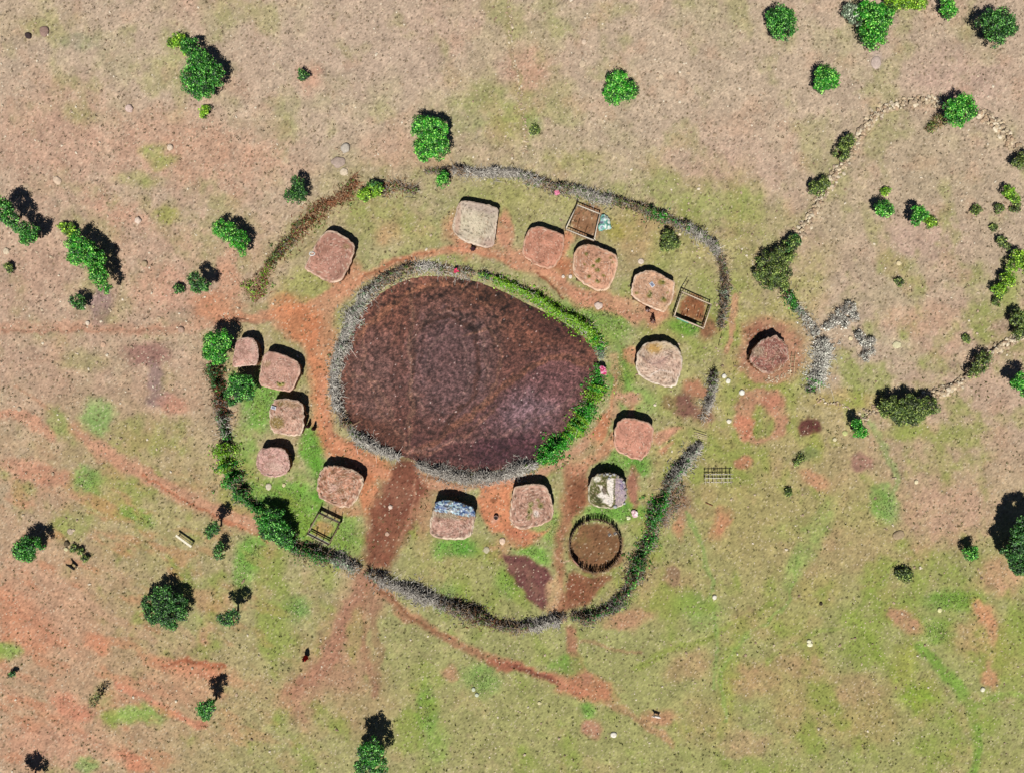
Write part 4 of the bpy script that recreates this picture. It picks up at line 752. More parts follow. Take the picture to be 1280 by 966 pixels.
brush('leafy green hedge of the southwest curve, between west brush and south brush',[(279,556,10,1.0,GT,.98,'lime'),(280,575,12,1.1,GT,.98,'lime'),(285,592,12,1.1,GT,.98,'green'),(296,612,10,1.1,GT,.9,'deep'),(310,628,9,1.1,GT,.7,'deep'),(322,638,9,1.1,GT,.8,'deep')],name='hedge',cat='hedge',dens=60,leafd=90)
brush('grey thorn brush fence along the south, from the thicket to the brown path gap',[(352,668,8,1.1,GT,.7,'deep'),(362,683,9,1.1,GT,.4,'deep'),(385,692,9,1.1,GT,.5,'deep'),(405,697,9,1.0,GT,.5,'deep'),(430,703,9,1.0,G,.45,'grey'),(448,712,5,.7,('pale','tan'),.05,'grey')],dens=85)
brush('long grey thorn fence along the village bottom, between brown path and small south gate',[(458,716,5,.9,GT,.05,N0),(478,726,8,1.0,G,.0,N0),(510,739,9,1.0,G,0,N0),(545,752,9,1.0,G,0,N0),(580,764,8,1.0,GT,.05,N0),(605,775,8,1.05,('dark','brown','grey'),.1,N0),(635,785,8,1.05,GT,.1,N0),(665,784,9,1.05,G,.05,N0),(690,778,8,1.0,G,.05,N0),(705,772,5,.8,('tan','grey'),0,N0)],dens=95)
brush('dark leafy brush fence on the southeast side, passing right of the round stake pen',[(716,772,7,1.1,GT,.15,'deep'),(735,773,8,1.15,GT,.25,'deep'),(762,762,8,1.15,('dark','grey'),.3,'deep'),(780,748,7,1.1,GT,.2,'deep'),(792,730,7,1.1,GT,.35,'green'),(797,712,9,1.1,GT,.75,'deep'),(806,690,9,1.0,GT,.6,'deep'),(816,668,9,.9,('tan','grey'),.5,'green'),(819,648,10,1.1,GT,.85,'deep'),(828,628,10,1.1,GT,.9,'green'),(836,608,7,1.1,GT,.5,'grey'),(848,590,7,1.1,G,.25,'deep'),(862,572,8,1.1,G,.3,'grey'),(875,556,8,1.0,G,.15,'grey')],dens=95)
brush('short stub of pale thorn brush standing alone at the east gate',[(892,466,4,.7,('dark','grey'),.2,N0),(892,485,5,.8,G,.03,N0),(887,505,6,.8,G,0,N0),(879,524,5,.5,('pale','tan'),0,N0)],dens=85)
brush('sprawling brown heap of dry branches right of the southeast fence',[(845,635,10,.4,('tan','brown','grey'),.05,N0),(840,615,9,.35,('tan','brown'),.05,N0),(848,605,8,.3,('grey','tan'),.05,N0),(832,655,5,.35,('grey','tan'),0,N0)],name='branch_heap',cat='branches',dens=55)
KI=[(497,570,6,.8,G,0,N0),(485,568,8,.9,G,0,N0),(462,558,9,.9,G,0,N0),(442,543,7,.9,G,.05,N0),(428,525,6,.9,GT,0,N0),(419,503,7,.9,G,0,N0),(416,478,8,.9,G,0,N0),(420,450,9,.9,G,.05,N0),(430,422,10,.85,G,.03,'grey'),(440,395,11,.85,G,.08,'grey'),(456,370,10,.85,G,.08,'grey'),(475,352,9,.8,GT,.15,'grey'),(500,338,9,.8,GT,.08,N0),(530,332,8,.8,G,0,N0),(560,338,9,.7,('pale','tan'),.05,N0),(590,343,6,.6,('tan','grey'),.1,N0)]
KI = [(a, b, w_*.82, h_, ('pale', 'grey', 'pale') if m_ == G else m_, g_, p_) for a, b, w_, h_, m_, g_, p_ in KI]
brush('grey thorn brush ring on the left and top of the cattle yard',KI,dens=88)
brush('bright green grassy hedge along the upper right rim of the cattle yard',[(x_, y_, w_*.78, h_*.85, ('grey','pale','tan'), g_*.8, p_) for x_, y_, w_, h_, m_, g_, p_ in [(600,343,5,.6,GT,.5,'dark'),(622,350,6,.7,GT,.8,'lime'),(650,362,7,.8,GT,.95,'lime'),(680,378,8,.9,GT,.95,'lime'),(702,393,8,.9,GT,.95,'lime'),(722,402,10,1.0,GT,.95,'lime'),(740,415,10,1.0,GT,.95,'lime'),(750,432,8,.9,GT,.8,'green'),(752,446,4,.7,G,.3,'grey')]],name='hedge',cat='hedge',dens=45,leafd=120)
brush('thickest bright green hedge on the lower right rim of the cattle yard',[(748,458,5,.8,GT,.6,'green'),(750,474,8,.9,GT,.95,'green'),(744,494,9,1.0,GT,.98,'lime'),(734,516,10,1.0,GT,.98,'green'),(718,538,10,1.0,GT,.98,'lime'),(700,556,10,1.0,GT,.98,'green'),(682,570,9,1.0,GT,.98,'green'),(675,577,6,.8,GT,.9,'green')],name='hedge',cat='hedge',dens=40,leafd=140)
brush('grey thorn brush rim along the bottom of the cattle yard, right of its exit',[(523,580,5,.8,G,0,N0),(536,587,7,.85,G,0,N0),(558,593,9,.85,G,0,N0),(590,599,9,.85,G,0,N0),(625,595,8,.85,G,0,N0),(650,586,8,.85,('pale','grey'),0,N0),(668,580,6,.8,('pale','grey'),.05,N0)],dens=90)
brush('pale silvery dead thorn hedge left of the stone enclosure, thick lower part',[(1014,488,6,.7,('dark','grey'),.7,'green'),(1020,474,10,.8,('pale','pale'),.7,'pale'),(1028,458,13,.8,('pale','pale'),.8,'pale'),(1030,440,12,.8,('pale','pale'),.8,'pale'),(1026,426,9,.7,('pale','grey'),.5,'pale')],name='hedge',cat='hedge',dens=95)
brush('pale and green dead thorn hedge rising from the silvery hedge to the olive thicket',[(1020,418,9,.6,G,.25,'pale'),(1012,404,9,.5,('grey','tan'),.2,'pale'),(1004,392,6,.6,('pale','grey'),.5,'grey'),(992,378,7,.7,('pale','dark'),.7,'deep'),(982,366,6,.6,('dark','tan'),.6,'deep'),(978,355,5,.5,GT,.5,'olive')],name='hedge',cat='hedge',dens=60)

# ------------------------------------------------------------------ stone walls
def stone_wall(label, pts, wd=5, dens=5.0, size=.2, h=.45, cat='wall', name='stone_wall'):
    n = 0; P = []; 
    for (a, b) in zip(pts[:-1], pts[1:]):
        Ld = math.hypot(a[0]-b[0], a[1]-b[1]); m = max(2, int(Ld*S*dens*wd/1.5)); t = RNG.random(m); off = RNG.normal(0, wd*.5, m)
        dx, dy = (b[0]-a[0])/Ld, (b[1]-a[1])/Ld; x = a[0]+(b[0]-a[0])*t-dy*off; y = a[1]+(b[1]-a[1])*t+dx*off
        z = RNG.random(m)*h*.9*np.exp(-(off/(wd*.5))**2)
        P.append(np.stack([(x-CX)*S, (CY-y)*S, z], 1))
    P = np.concatenate(P); c = P.mean(0); c[2] = 0; mb = MB(); n = len(P)
    cols = np.array([(222,202,170),(204,182,150),(176,156,132),(236,220,192),(196,168,138)]); C = alb(cols[RNG.integers(0, 5, n)])*RNG.uniform(.75, 1.1, (n, 1))
    stones(mb, P, size*RNG.uniform(.6, 1.35, n), C); o = mb.build(name, M_stone, None, False, origin=tuple(c)); tag(o, label, cat, kind='stuff' if name != 'stone_wall' else None); return o
stone_wall('low dry stone wall curving down the left side of the stone enclosure',smooth_poly([(1182,130),(1150,127),(1120,132),(1096,142),(1078,163),(1066,186),(1058,200),(1040,222),(1030,240),(1018,262),(1006,282),(994,300),(985,312)],1,False),7,5,.24)
stone_wall('tumbled stone wall at the upper right of the stone enclosure',smooth_poly([(1220,142),(1238,148),(1252,160),(1264,178),(1275,192),(1290,205)],1,False),8,4,.25)
stone_wall('diagonal dry stone wall at the lower right of the stone enclosure',smooth_poly([(1290,412),(1270,424),(1245,436),(1228,450),(1205,474),(1185,486),(1160,496),(1130,505),(1105,505)],1,False),6,5.5,.24)
stone_wall('scatter of stones left of the bright bush at the end of the lower stone wall',smooth_poly([(1098,508),(1085,516),(1078,526)],1,False),7,3.5,.17,.25,cat='stone row')
stone_wall('thin line of stones linking the silvery hedge to the lower stone wall',smooth_poly([(1020,500),(1035,503),(1050,507),(1062,514)],1,False),4,2.6,.15,.2,cat='stone row')
stone_wall('thin crumbled line of stones running from the top edge towards the north fence',smooth_poly([(636,0),(640,30),(636,60),(646,85),(650,110),(650,130),(656,150),(658,175),(655,195)],1,False),3.6,2.4,.15,.12,cat='stone row',name='stone_row')
stone_wall('loose stones lining the inside of the north fence near the cream hut',smooth_poly([(572,325),(560,322),(548,340),(520,345),(490,352),(470,368),(462,378)],1,False),4,2.2,.12,.15,cat='stone row',name='stone_row')
stone_wall('red brown rubble strewn around the foot of the ruined hut',smooth_poly([(955,476),(968,474),(980,470),(990,462)],1,False),5,4,.12,.1,cat='rubble',name='rubble')

# ------------------------------------------------------------------ single stones
def rock(label, px, py, r, colr=(206,186,160), flat=.7, rz=0, asp=1.0):
    c = W(px, py, 0); mb = MB(); V0, T0 = ICO3; v = V0.copy()
    s = RNG.integers(0, 9); v *= (1+.28*(fbm(v[:, 0]*2+s, v[:, 1]*2+v[:, 2]*1.7, 1.3, 3, int(s))-.5)*2)[:, None]; v[:, 2] = np.clip(v[:, 2], -.4, .75)
    v *= np.array([r*S*asp, r*S, r*S*flat]); a = rz; X = v[:, 0]*math.cos(a)-v[:, 1]*math.sin(a); Y = v[:, 0]*math.sin(a)+v[:, 1]*math.cos(a)
    v = np.stack([X+c.x, Y+c.y, v[:, 2]+r*S*flat*.25], 1); cc = alb(colr)*RNG.uniform(.82, 1.1, (len(v), 1)); mb.add(v, None, T0, cc)
    o = mb.build('boulder' if r > 3.4 else 'stone', M_stone, None, True, origin=(c.x, c.y, 0)); tag(o, label, 'rock', 'loose stones and boulders on the open ground'); return o
rock('pale oval boulder upper left, below the big tree and left of it',162,136,4.5,(214,188,176),rz=-.6,asp=1.2)
rock('cream pointed stone under the yellow round bush in the upper left',213,185,4,(228,206,182))
rock('buff flat stone near the left edge above the two dark edge trees',72,226,4.5,(224,198,172),.4,-.6,1.3)
rock('grey brown boulder at the top left, next to a dark hole like shadow',56,40,6,(160,132,120),.4)
rock('black shadowed stone left of the grey brown boulder at the top left',36,45,4,(70,56,56))
rock('cream angular boulder between the left leafy tree and the round bush, with white top',173,276,4.5,(236,214,196))
rock('tan boulder between the long leafy tree and the dark blue green tree',181,330,4,(186,164,132))
rock('pale stone near the left edge level with the dark wiry tuft',8,314,4,(222,204,176),.4)
rock('large grey triangular boulder above the dead reddish brush',432,186,5.5,(196,186,172),.7,.9,1.2)
rock('flat grey rock slab below the large triangular boulder',423,203,7,(184,164,150),.3,.1,1.2)
rock('small cream stone just above the dead reddish brush',430,215,4.5,(224,206,180),.4,0,1.2)
rock('brown dark boulder on the red track at left, its top lit',227,412,4,(190,160,140))
rock('pale round boulder on grass between the cattle yard and the tan solar panel hut',748,382,5,(226,204,190),.5)
rock('cream stone in the trampled yard left of the salmon tufted hut',704,346,2.4,(236,220,204))
rock('white stone touching its twin in the trampled yard by the tufted hut',713,346,2.4,(240,226,214))
rock('flat pinkish slab near the tan mud hut and the shrub',801,327,3.6,(226,208,190),.4)
rock('pale round stone right of the blue roofed hut yard',628,676,4,(236,206,180),.5)
rock('small flat stone below the pale round stone of the hut yard',608,687,4,(200,190,160),.3)
rock('white stone in the middle of the brown exit path',488,633,3,(240,214,196))
rock('pale stone on the brown path below the white one',484,667,3,(206,172,150),.4)
rock('bright white stone on the grass above the orange ringed patch, upper of the pair',905,470,3.2,(244,240,226))
rock('bright white stone on the grass above the orange ringed patch, lower of the pair',910,476,3.2,(244,240,222))
rock('big white stone on its own between the thorn stub and the ringed patch',927,490,3.8,(250,248,236))
rock('white stone near the head of the southeast brush fence',911,526,3,(248,240,220))
rock('pale stone inside the stone enclosure, in its open middle',1123,329,3.2,(232,214,170))
rock('flat cream slab inside the stone enclosure, right of the dead thorn bushes',1121,431,4.2,(216,208,168),.3,0,1.4)
rock('yellowish stone left of the dead lower thorn bush',1063,423,2.8,(240,222,180))
rock('pale green lichened stone left of the bright small bush',1056,541,3.4,(206,208,140),.4)
rock('pale stone on the pasture below the stone wall thicket',1145,602,2.6,(244,230,190))
rock('cream stone beside the brown bare circle, to its right',1043,549,2.4,(232,220,180))
rock('grey flat boulder beside the pasture edge below the stone wall',1123,668,5.5,(176,154,124),.35,.5,1.4)
rock('white stone on the green pasture of the lower right, upper of two touching',1011,801,2.3,(248,244,206),.8,0,1.3)
rock('white stone on the green pasture of the lower right, lower of two touching',1012,805,2.6,(250,246,206),.8,0,1.5)
rock('white oval stone near the bottom below the red path end',767,918,3.2,(244,238,222),.5,0,1.3)
rock('pale small stone above the white oval one, left of the red path',674,878,2.4,(226,216,166))
rock('white grey stone pair in the grass at the bottom middle, upper stone',592,861,2.6,(216,222,196))
rock('white grey stone pair in the grass at the bottom middle, lower stone',596,868,2.6,(216,222,196))
rock('white stone right of the dark bare circle outside the southeast fence',893,746,2.8,(244,238,220))
rock('white stone inside the right hand pasture loop, near the green spot',1174,762,2.8,(232,228,170))
rock('white stone near the bottom right by the dark green track',1228,861,3,(240,236,210))
rock('pale boulder beside the dark stones at the lower left, under the round leafy tree',83,686,2.6,(226,216,170))
rock('dark mottled stone above the pale boulder at the lower left',84,679,4,(104,92,70))
rock('pale flat rock above the dark mottled stone at the lower left',88,664,4,(190,172,150),.3)
rock('tan stone at the left, above the red diagonal track',24,511,3,(196,176,150),.5)
rock('white stone near the track at the far left',110,404,2.8,(232,214,192))
rock('pale stone under the red track at left',129,431,3.4,(214,178,150),.4)
rock('cream rubble stone beside the bumpy pink hut',336,608,4,(216,204,180),.4)
rock('pale stone beside the cream rubble stone, near the bumpy pink hut',355,606,2.4,(228,216,170))
rock('light stones by the small tree in the top right, flat and whitish',730,53,3,(226,202,178),.5)
rock('flat whitish stone left of the lone round bush in the upper middle',728,80,4.4,(212,190,162),.3)
rock('pale stone on open ground right of the lone round bush',826,96,3,(222,200,170),.5)
rock('grey white slab below the big top edge bush cluster',1095,79,6,(204,184,172),.2,1.4,1.4)
rock('small dark rock on the pasture in the lower right',1026,754,2.2,(70,60,44))

# ------------------------------------------------------------------ gravel and tufts (stuff)
def scatter(n, f):
    x = RNG.uniform(-68, 68, n); y = RNG.uniform(-52, 52, n); px = x/S+CX; py = CY-y/S
    k = RNG.random(n) < f(px, py); k &= sdist(px, py, KRAAL) > 3; return x[k], y[k], px[k], py[k]
x, y, px, py = scatter(22000, lambda px, py: np.clip(.9-.65*sm(420, 720, py+.15*px)+.0, .14, 1)*(.35+.9*fbm(px, py, 50, 3, 4))*(.3+.7*sm(.9, 1.05, np.hypot((px-590)/325, (py-500)/292))))
mb = MB(); n = len(x); cols = np.array([(214,194,166),(200,176,148),(236,222,198),(178,154,128),(156,132,110)])
stones(mb, np.stack([x, y, relief(x, y)], 1), .04+.15*RNG.random(n)**6+.05*RNG.random(n)**2, alb(cols[RNG.integers(0, 5, n)]), ICO1)
o = mb.build('gravel', M_stone); tag(o, 'small stones strewn over the dry pasture', 'gravel', kind='stuff')
x, y, px, py = scatter(24000, lambda px, py: np.clip(1.9*fbm(px, py, 40, 4, 6)-.5, .06, 1))
pts = pdist(px, py, [(265,400),(420,368),(530,319),(640,325),(735,378)]) > 12; x, y, px, py = [q[pts] for q in (x, y, px, py)]
mb = MB(); n = len(x); k = 5; ii = np.repeat(np.arange(n), k); a = RNG.random(n*k)*6.283; sz = (.05+.11*RNG.random(n)**2)[ii]
P = np.stack([x[ii]+np.cos(a)*sz*.8, y[ii]+np.sin(a)*sz*.8, relief(x, y)[ii]+sz*.7], 1)
south = sm(380, 640, py+.1*px)[ii][:, None]; base = alb((132,114,84))*(1-south)+alb((120,120,60))*south
leaves(mb, P, np.stack([np.cos(a)*.9, np.sin(a)*.9, np.full(n*k, .8)], 1), sz*1.5, base*RNG.uniform(.55, 1.3, (n*k, 1)), .5)
o = mb.build('grass_tufts', M_leaf); tag(o, 'short dull green and brown tussocks dotting the pasture', 'grass', kind='stuff')
# lusher grass in green patches
P = []; C = []
for Ly in GL:
    if Ly[0] == 'b' and Ly[6][1]-Ly[6][0] >= 18:
        _, cx, cy, rx, ry, rot, c, al, so = Ly; n = int(rx*ry*.6); q = RNG.normal(0, .42, (n, 2)); ca, sa = math.cos(math.radians(rot)), math.sin(math.radians(rot))
        P.append(np.stack([cx+q[:, 0]*rx*ca-q[:, 1]*ry*sa, cy+q[:, 0]*rx*sa+q[:, 1]*ry*ca], 1)); C.append(np.tile(alb(np.array(c)*.8+np.array((150,150,98))*.2), (n, 1)))
P = np.concatenate(P); C = np.concatenate(C); n = len(P); x = (P[:, 0]-CX)*S; y = (CY-P[:, 1])*S; mb = MB()
leaves(mb, np.stack([x, y, relief(x, y)+RNG.uniform(.03, .09, n)], 1), RNG.normal(0, .5, (n, 3))+np.array([0, 0, 1]), RNG.uniform(.1, .22, n), C*RNG.uniform(.55, 1.25, (n, 1)), .35)
o = mb.build('green_grass', M_leaf); tag(o, 'fresh green grass growing in patches around the huts', 'grass', kind='stuff')

# ------------------------------------------------------------------ pens and timber
WCOL = [(170,156,138),(140,120,98),(196,182,160),(120,98,78)]
def pole(name, parent, p0, p1, r=.045, c=None, r2=None, bend=.02):
    mb = MB(); p0 = Vector(p0); p1 = Vector(p1); m = (p0+p1)/2+Vector(RNG.normal(0, bend, 3)); tube(mb, [p0, m, p1], [r, r*.95, (r2 or r*.85)], alb(c or random.choice(WCOL)), 7); return mb.build(name, M_wood, parent, True)
def pen(label, corners, h, rail_c, pale_gap=.34, sides=(1,1,1,1), extra=None, cat='pen'):
    C4 = [W(x, y, h) for x, y in corners]; c = sum(C4, Vector())/4; root = empty('goat_pen', (c.x, c.y, 0)); tag(root, label, cat, 'small wooden livestock pens')
    for i, p in enumerate(C4): pole('corner_post', root, (p.x, p.y, -.1), (p.x, p.y, h+.15), .06)
    for i in range(4):
        if not sides[i]: continue
        a, b = C4[i], C4[(i+1) % 4]; pole('top_rail', root, (a.x, a.y, h), (b.x, b.y, h-.02), .075, rail_c); pole('lower_rail', root, (a.x, a.y, h*.45), (b.x, b.y, h*.45), .035)
        n = int((b-a).length/pale_gap)
        for k in range(1, n):
            t = k/n; p = a.lerp(b, t); o = random.uniform(-.05, .05); pole('pale', root, (p.x+o, p.y, -.05), (p.x, p.y+o, h*random.uniform(.88, 1.08)), .032)
    return root, C4
zz = lambda ox, oy, pts, k: [(ox+a/k, oy+b/k) for a, b in pts]
p1, q1 = pen('square wooden goat pen with brown floor and a teal tarp on its right', zz(700,240,[(300,225),(690,378),(590,838),(100,640)],13.8), 1.1, (226,214,196), .30)
a = q1[3].lerp(q1[2], .98); b = q1[3].lerp(q1[2], .76); m = (a+b)/2; mb = MB(); box(mb, (m.x, m.y+.05, .55), ((b-a).length, .04, 1.1), alb((170,140,120)), math.atan2(b.y-a.y, b.x-a.x), bev=.01); mb.build('board_panel', M_wood, p1)
pole('leaning_pole', p1, (*W(712, 284, 1.0)[:2], 1.0), (*W(723, 249, 1.3)[:2], 1.2), .05, (90,72,56))
for (u0, v0, u1, v1) in ((340,460,285,665),(470,600,430,725)):
    s0 = W(700+u0/13.8, 240+v0/13.8, .12); s1 = W(700+u1/13.8, 240+v1/13.8, .12); pole('floor_pole', p1, (s0.x, s0.y, .12), (s1.x, s1.y, .14), .05, (110,74,50))
p2, q2 = pen('square wooden goat pen with a green board on its lower side, beside the east fence', zz(830,340,[(275,300),(715,490),(600,850),(155,665)],12.07), 1.1, (224,204,178), .30)
a = q2[3].lerp(q2[2], .42); b = q2[3].lerp(q2[2], .82); m = (a+b)/2; mb = MB(); box(mb, (m.x, m.y+.05, .58), ((b-a).length, .04, 1.16), alb((190,170,150)), math.atan2(b.y-a.y, b.x-a.x), bev=.01); mb.build('board_panel', M_wood, p2)
a = q2[3].lerp(q2[2], .1); b = q2[3].lerp(q2[2], .5); m = (a+b)/2; mb = MB(); box(mb, (m.x-.03, m.y-.08, .85), ((b-a).length, .10, .5), alb((110,190,160)), math.atan2(b.y-a.y, b.x-a.x), bev=.01); mb.build('green_board', M_sheet, p2)
pole('leaning_pole', p2, (*W(852, 366, 1.1)[:2], 1.1), (*W(861, 350, .9)[:2], .9), .05, (96,78,58))
for k in range(6):
    u, v = random.uniform(220,600), random.uniform(480,640); s0 = W(830+u/12.07, 340+v/12.07, .1); pole('floor_pole', p2, (s0.x, s0.y, .1), (s0.x-.15, s0.y-.55, .12), .035, (100,62,44))
p3, q3 = pen('open timber frame pen with pale planks and tall posts, just above the south hedge', zz(370,620,[(385,290),(755,465),(560,840),(190,650)],13.8), 1.0, (130,112,90), 5)
for i in (0, 2):
    a, b = q3[i], q3[(i+1) % 4]; m = (a+b)/2; rz = math.atan2(b.y-a.y, b.x-a.x)
    for z in (.55, .85): mb = MB(); box(mb, (m.x, m.y, z), ((b-a).length*.98, .27, .03), alb((246,240,222)), rz, (.75, 0), .004); mb.build('plank', M_wood, p3)
    for t in (.02, .33, .66, .98):
        p = a.lerp(b, t); pole('tall_post', p3, (p.x, p.y, -.1), (p.x, p.y, 2.0), .05, (90,72,56))
# round stake pen
c = W(745, 683, 1.25); sp = empty('stake_pen', (c.x, c.y, 0)); tag(sp, 'round pen of close set upright stakes with brown floor, in the southeast of the village', 'pen', 'small wooden livestock pens')
mb = MB(); tube(mb, [(0, 0, -.1), (.01, .01, .6), (.0, .02, 1.25)], [.08, .075, .055], alb((120,98,80)), 7)
st0 = mb.build('stake', M_wood, sp, True, origin=(0, 0, 0)); RX, RY = 3.18, 3.22; gate = math.radians(218)
N = 97; first = True
for k in range(N):
    t = 2*math.pi*k/N
    if abs(math.atan2(math.sin(t-gate), math.cos(t-gate))) < .13: continue
    o = st0 if first else st0.copy()
    if not first: COL.objects.link(o)
    first = False; o.parent = sp; rr = 1+random.uniform(-.012, .012); o.location = (RX*rr*math.cos(t), RY*rr*math.sin(t), 0)
    o.rotation_euler = (random.uniform(-.07, .07), random.uniform(-.07, .07), random.uniform(0, 6)); o.scale = (random.uniform(.7, 1.5), random.uniform(.7, 1.5), random.uniform(.8, 1.08))
for z in (.45, .95):
    mb = MB(); n = 60; tube(mb, [(c.x+RX*1.03*math.cos(t), c.y+RY*1.03*math.sin(t), z+.02*math.sin(5*t)) for t in np.linspace(0, 6.2832, n)], [.022]*n, alb((150,128,104)), 5); mb.build('binding_rail', M_wood, sp)
mb = MB(); gx, gy = c.x+RX*math.cos(gate), c.y+RY*math.sin(gate); box(mb, (gx, gy, .62), (.95, .07, 1.22), alb((216,160,144)), gate+math.pi/2+.1, bev=.01); mb.build('gate_board', M_wood, sp)
for (x, y) in ((762, 668), (769, 666.5)):
    s = W(x, y, 1.2); mb = MB(); box(mb, (s.x, s.y, 1.1), (.38, .05, .45), alb((246,236,222)), .7, (.5, 0), .01); mb.build('pale_board', M_wood, sp)
mb = MB(); g0 = W(702, 697, .05); 
# tarp by the pen
def teal(x, y):
    cc = np.tile(np.array((176, 214, 206), float), (len(x), 1)); n = noise(x, y, 2.5, 2); cc[n < .4] = (110, 176, 160); cc[(x > 755.5) & (x < 762) & (n > .3)] = (224, 230, 222); cc[(x < 754) & (n > .5)] = (150, 160, 180); return alb(cc)
o = sheet('tarp', None, zz(700,240,[(700,380),(800,395),(855,440),(885,560),(895,650),(780,668),(650,700),(655,600),(690,500)],13.8), .35, teal, .25, step=.7, amp=.35, seed=6); tag(o, 'crumpled teal and white tarp spread beside the square goat pen', 'tarp')
# drying rack
c = W(898.5, 597, .9); dr = empty('drying_rack', (c.x, c.y, 0)); tag(dr, 'rickety pale stick drying rack on the grass right of the southeast fence head', 'rack')
for (dy, z) in ((.45, .95), (-.02, 1.0), (-.5, .9)): pole('long_rail', dr, (c.x-1.75, c.y+dy, z), (c.x+1.75, c.y+dy+.03, z+.03), .05, (226,220,204))
for k in range(7):
    x = c.x-1.6+k*.53
    for dy in (.5, -.5): pole('upright', dr, (x, c.y+dy, -.05), (x+random.uniform(-.08, .08), c.y+dy+random.uniform(-.05, .05), random.uniform(1.05, 1.5)), .04)
for k in range(8):
    x = c.x-1.6+k*.45+random.uniform(-.1, .1); pole('cross_stick', dr, (x, c.y-.75, .93+random.uniform(0, .1)), (x+random.uniform(-.15, .1), c.y+.6, 1.02), .035, random.choice(WCOL))
# bench
c = W(229.5, 676, .75); bn = empty('bench', (c.x, c.y, 0)); tag(bn, 'long white plank bench standing alone on the grass left of the village', 'bench'); rz = math.radians(-36)
def loc(u, v, z): return (c.x+u*math.cos(rz)-v*math.sin(rz), c.y+u*math.sin(rz)+v*math.cos(rz), z)
mb = MB(); box(mb, loc(0, 0, .75), (2.4, .26, .05), alb((246,238,214)), rz, bev=.008); mb.build('seat', M_wood, bn)
for u in (-1.0, 1.0):
    for v in (-.12, .16): pole('leg', bn, loc(u, v*1.2, 0), loc(u*.98, v*.7, .73), .04, (120,100,80))
pole('stretcher', bn, loc(-1.0, .2, .3), loc(1.0, .2, .3), .03, (150,140,124)); pole('side_rail', bn, loc(.1, .3, .45), loc(1.05, .3, .45), .03, (190,184,170))
# loose poles beside the ruined hut
c = W(991, 455, .1); lp = empty('wooden_ladder', (c.x, c.y, 0)); tag(lp, 'pair of long pale poles with cross sticks lying right of the ruined red hut', 'ladder')
for dx in (-.22, .22): pole('side_pole', lp, (c.x+dx+.1, c.y+1.5, .12), (c.x+dx-.1, c.y-1.5, .1), .045, (222,196,156))
for k in range(4): pole('rung', lp, (c.x-.3, c.y-1.2+k*.7, .17), (c.x+.3, c.y-1.15+k*.7, .17), .03, (200,170,132))
gp = empty('gate_pole', (*W(888, 540)[:2], 0)); tag(gp, 'short pale poles lying at the head of the southeast brush fence', 'poles')
for k in range(3): s0 = W(868, 540+k*3, .5); s1 = W(884, 545+k*2.2, .5); pole('pale_pole', gp, (s0.x, s0.y, .6-.1*k), (s1.x, s1.y, .55-.1*k), .04, (222,200,170))
gp = empty('gate_post', (*W(900, 428)[:2], 0)); tag(gp, 'leaning gate posts at the south end of the east brush fence', 'gate')
for (x, y, l) in ((899, 414, 1.3), (898, 432, 1.1), (900, 423, .9)): s = W(x, y); pole('post', gp, (s.x, s.y, -.05), (s.x+.1, s.y+.1, l), .05, (206,170,140))
ps = empty('post', (*W(533, 634)[:2], 0)); tag(ps, 'pale leaning post beside the left of the blue sheeted hut', 'post'); s = W(533, 633)
pole('shaft', ps, (s.x, s.y, -.05), (s.x-.25, s.y-.3, .9), .05, (222,190,150)); pole('fork', ps, (s.x-.18, s.y-.2, .7), (s.x-.4, s.y-.05, .95), .03, (222,190,150))
br = empty('fallen_branch', (*W(292, 399)[:2], 0)); tag(br, 'dry fallen branch beside the tree above the smallest hut', 'branch')
for k in range(9): s = W(293, 399, .1); a = -.5+random.uniform(-.7, .5); l = random.uniform(.5, 1.9); pole('limb', br, (s.x+random.uniform(-.3, .3), s.y+random.uniform(-.3, .3), .08), (s.x+math.cos(a)*l, s.y+math.sin(a)*l, .2), .035, (150,110,90))
br = empty('fallen_log', (*W(887, 630)[:2], 0)); tag(br, 'thin dark log lying on grass right of the branch heap', 'log'); s0 = W(882, 628, .1); s1 = W(891, 632, .1); pole('trunk', br, (s0.x, s0.y, .08), (s1.x, s1.y, .08), .07, (150,104,76))
# cloths
def cloth(label, poly, z, rgb, seed, rgb2=None):
    def cf(x, y):
        cc = np.tile(np.array(rgb, float), (len(x), 1)); n = noise(x, y, 1.7, seed); cc[n > .6] = rgb2 or np.clip(np.array(rgb)*1.25, 0, 250); cc *= (.85+.3*noise(x, y, 1, seed+1))[:, None]; return alb(cc)
    o = sheet('cloth', None, poly, z, cf, .12, M_cloth, .45, .3, seed); tag(o, label, 'cloth', 'bright cloths spread on fences to dry'); return o
cloth('magenta and pink cloth draped on the green hedge right of the cattle yard', [(749,457),(755,457),(759,462),(758,469),(752,469),(749,463)], 1.1, (206,70,120), 1, (240,170,190))
cloth('small crimson cloth on the grey brush at the top of the cattle yard', [(566,336),(573,335),(575,341),(568,342)], .9, (206,60,96), 2)
cloth('small pale pink cloth on the north fence left of the square goat pen', [(692,238),(699,237),(700,244),(694,245)], 1.1, (222,130,156), 3)
cloth('heap of pink white cloths on the ground left of the southeast hedge', [(789,637),(796,637),(799,643),(796,648),(790,646)], .25, (226,186,190), 4, (250,236,236))
cloth('pale washing spread on the grass near the heap of pink white cloths', [(783,645),(789,645),(788,650),(783,649)], .12, (226,226,180), 5)
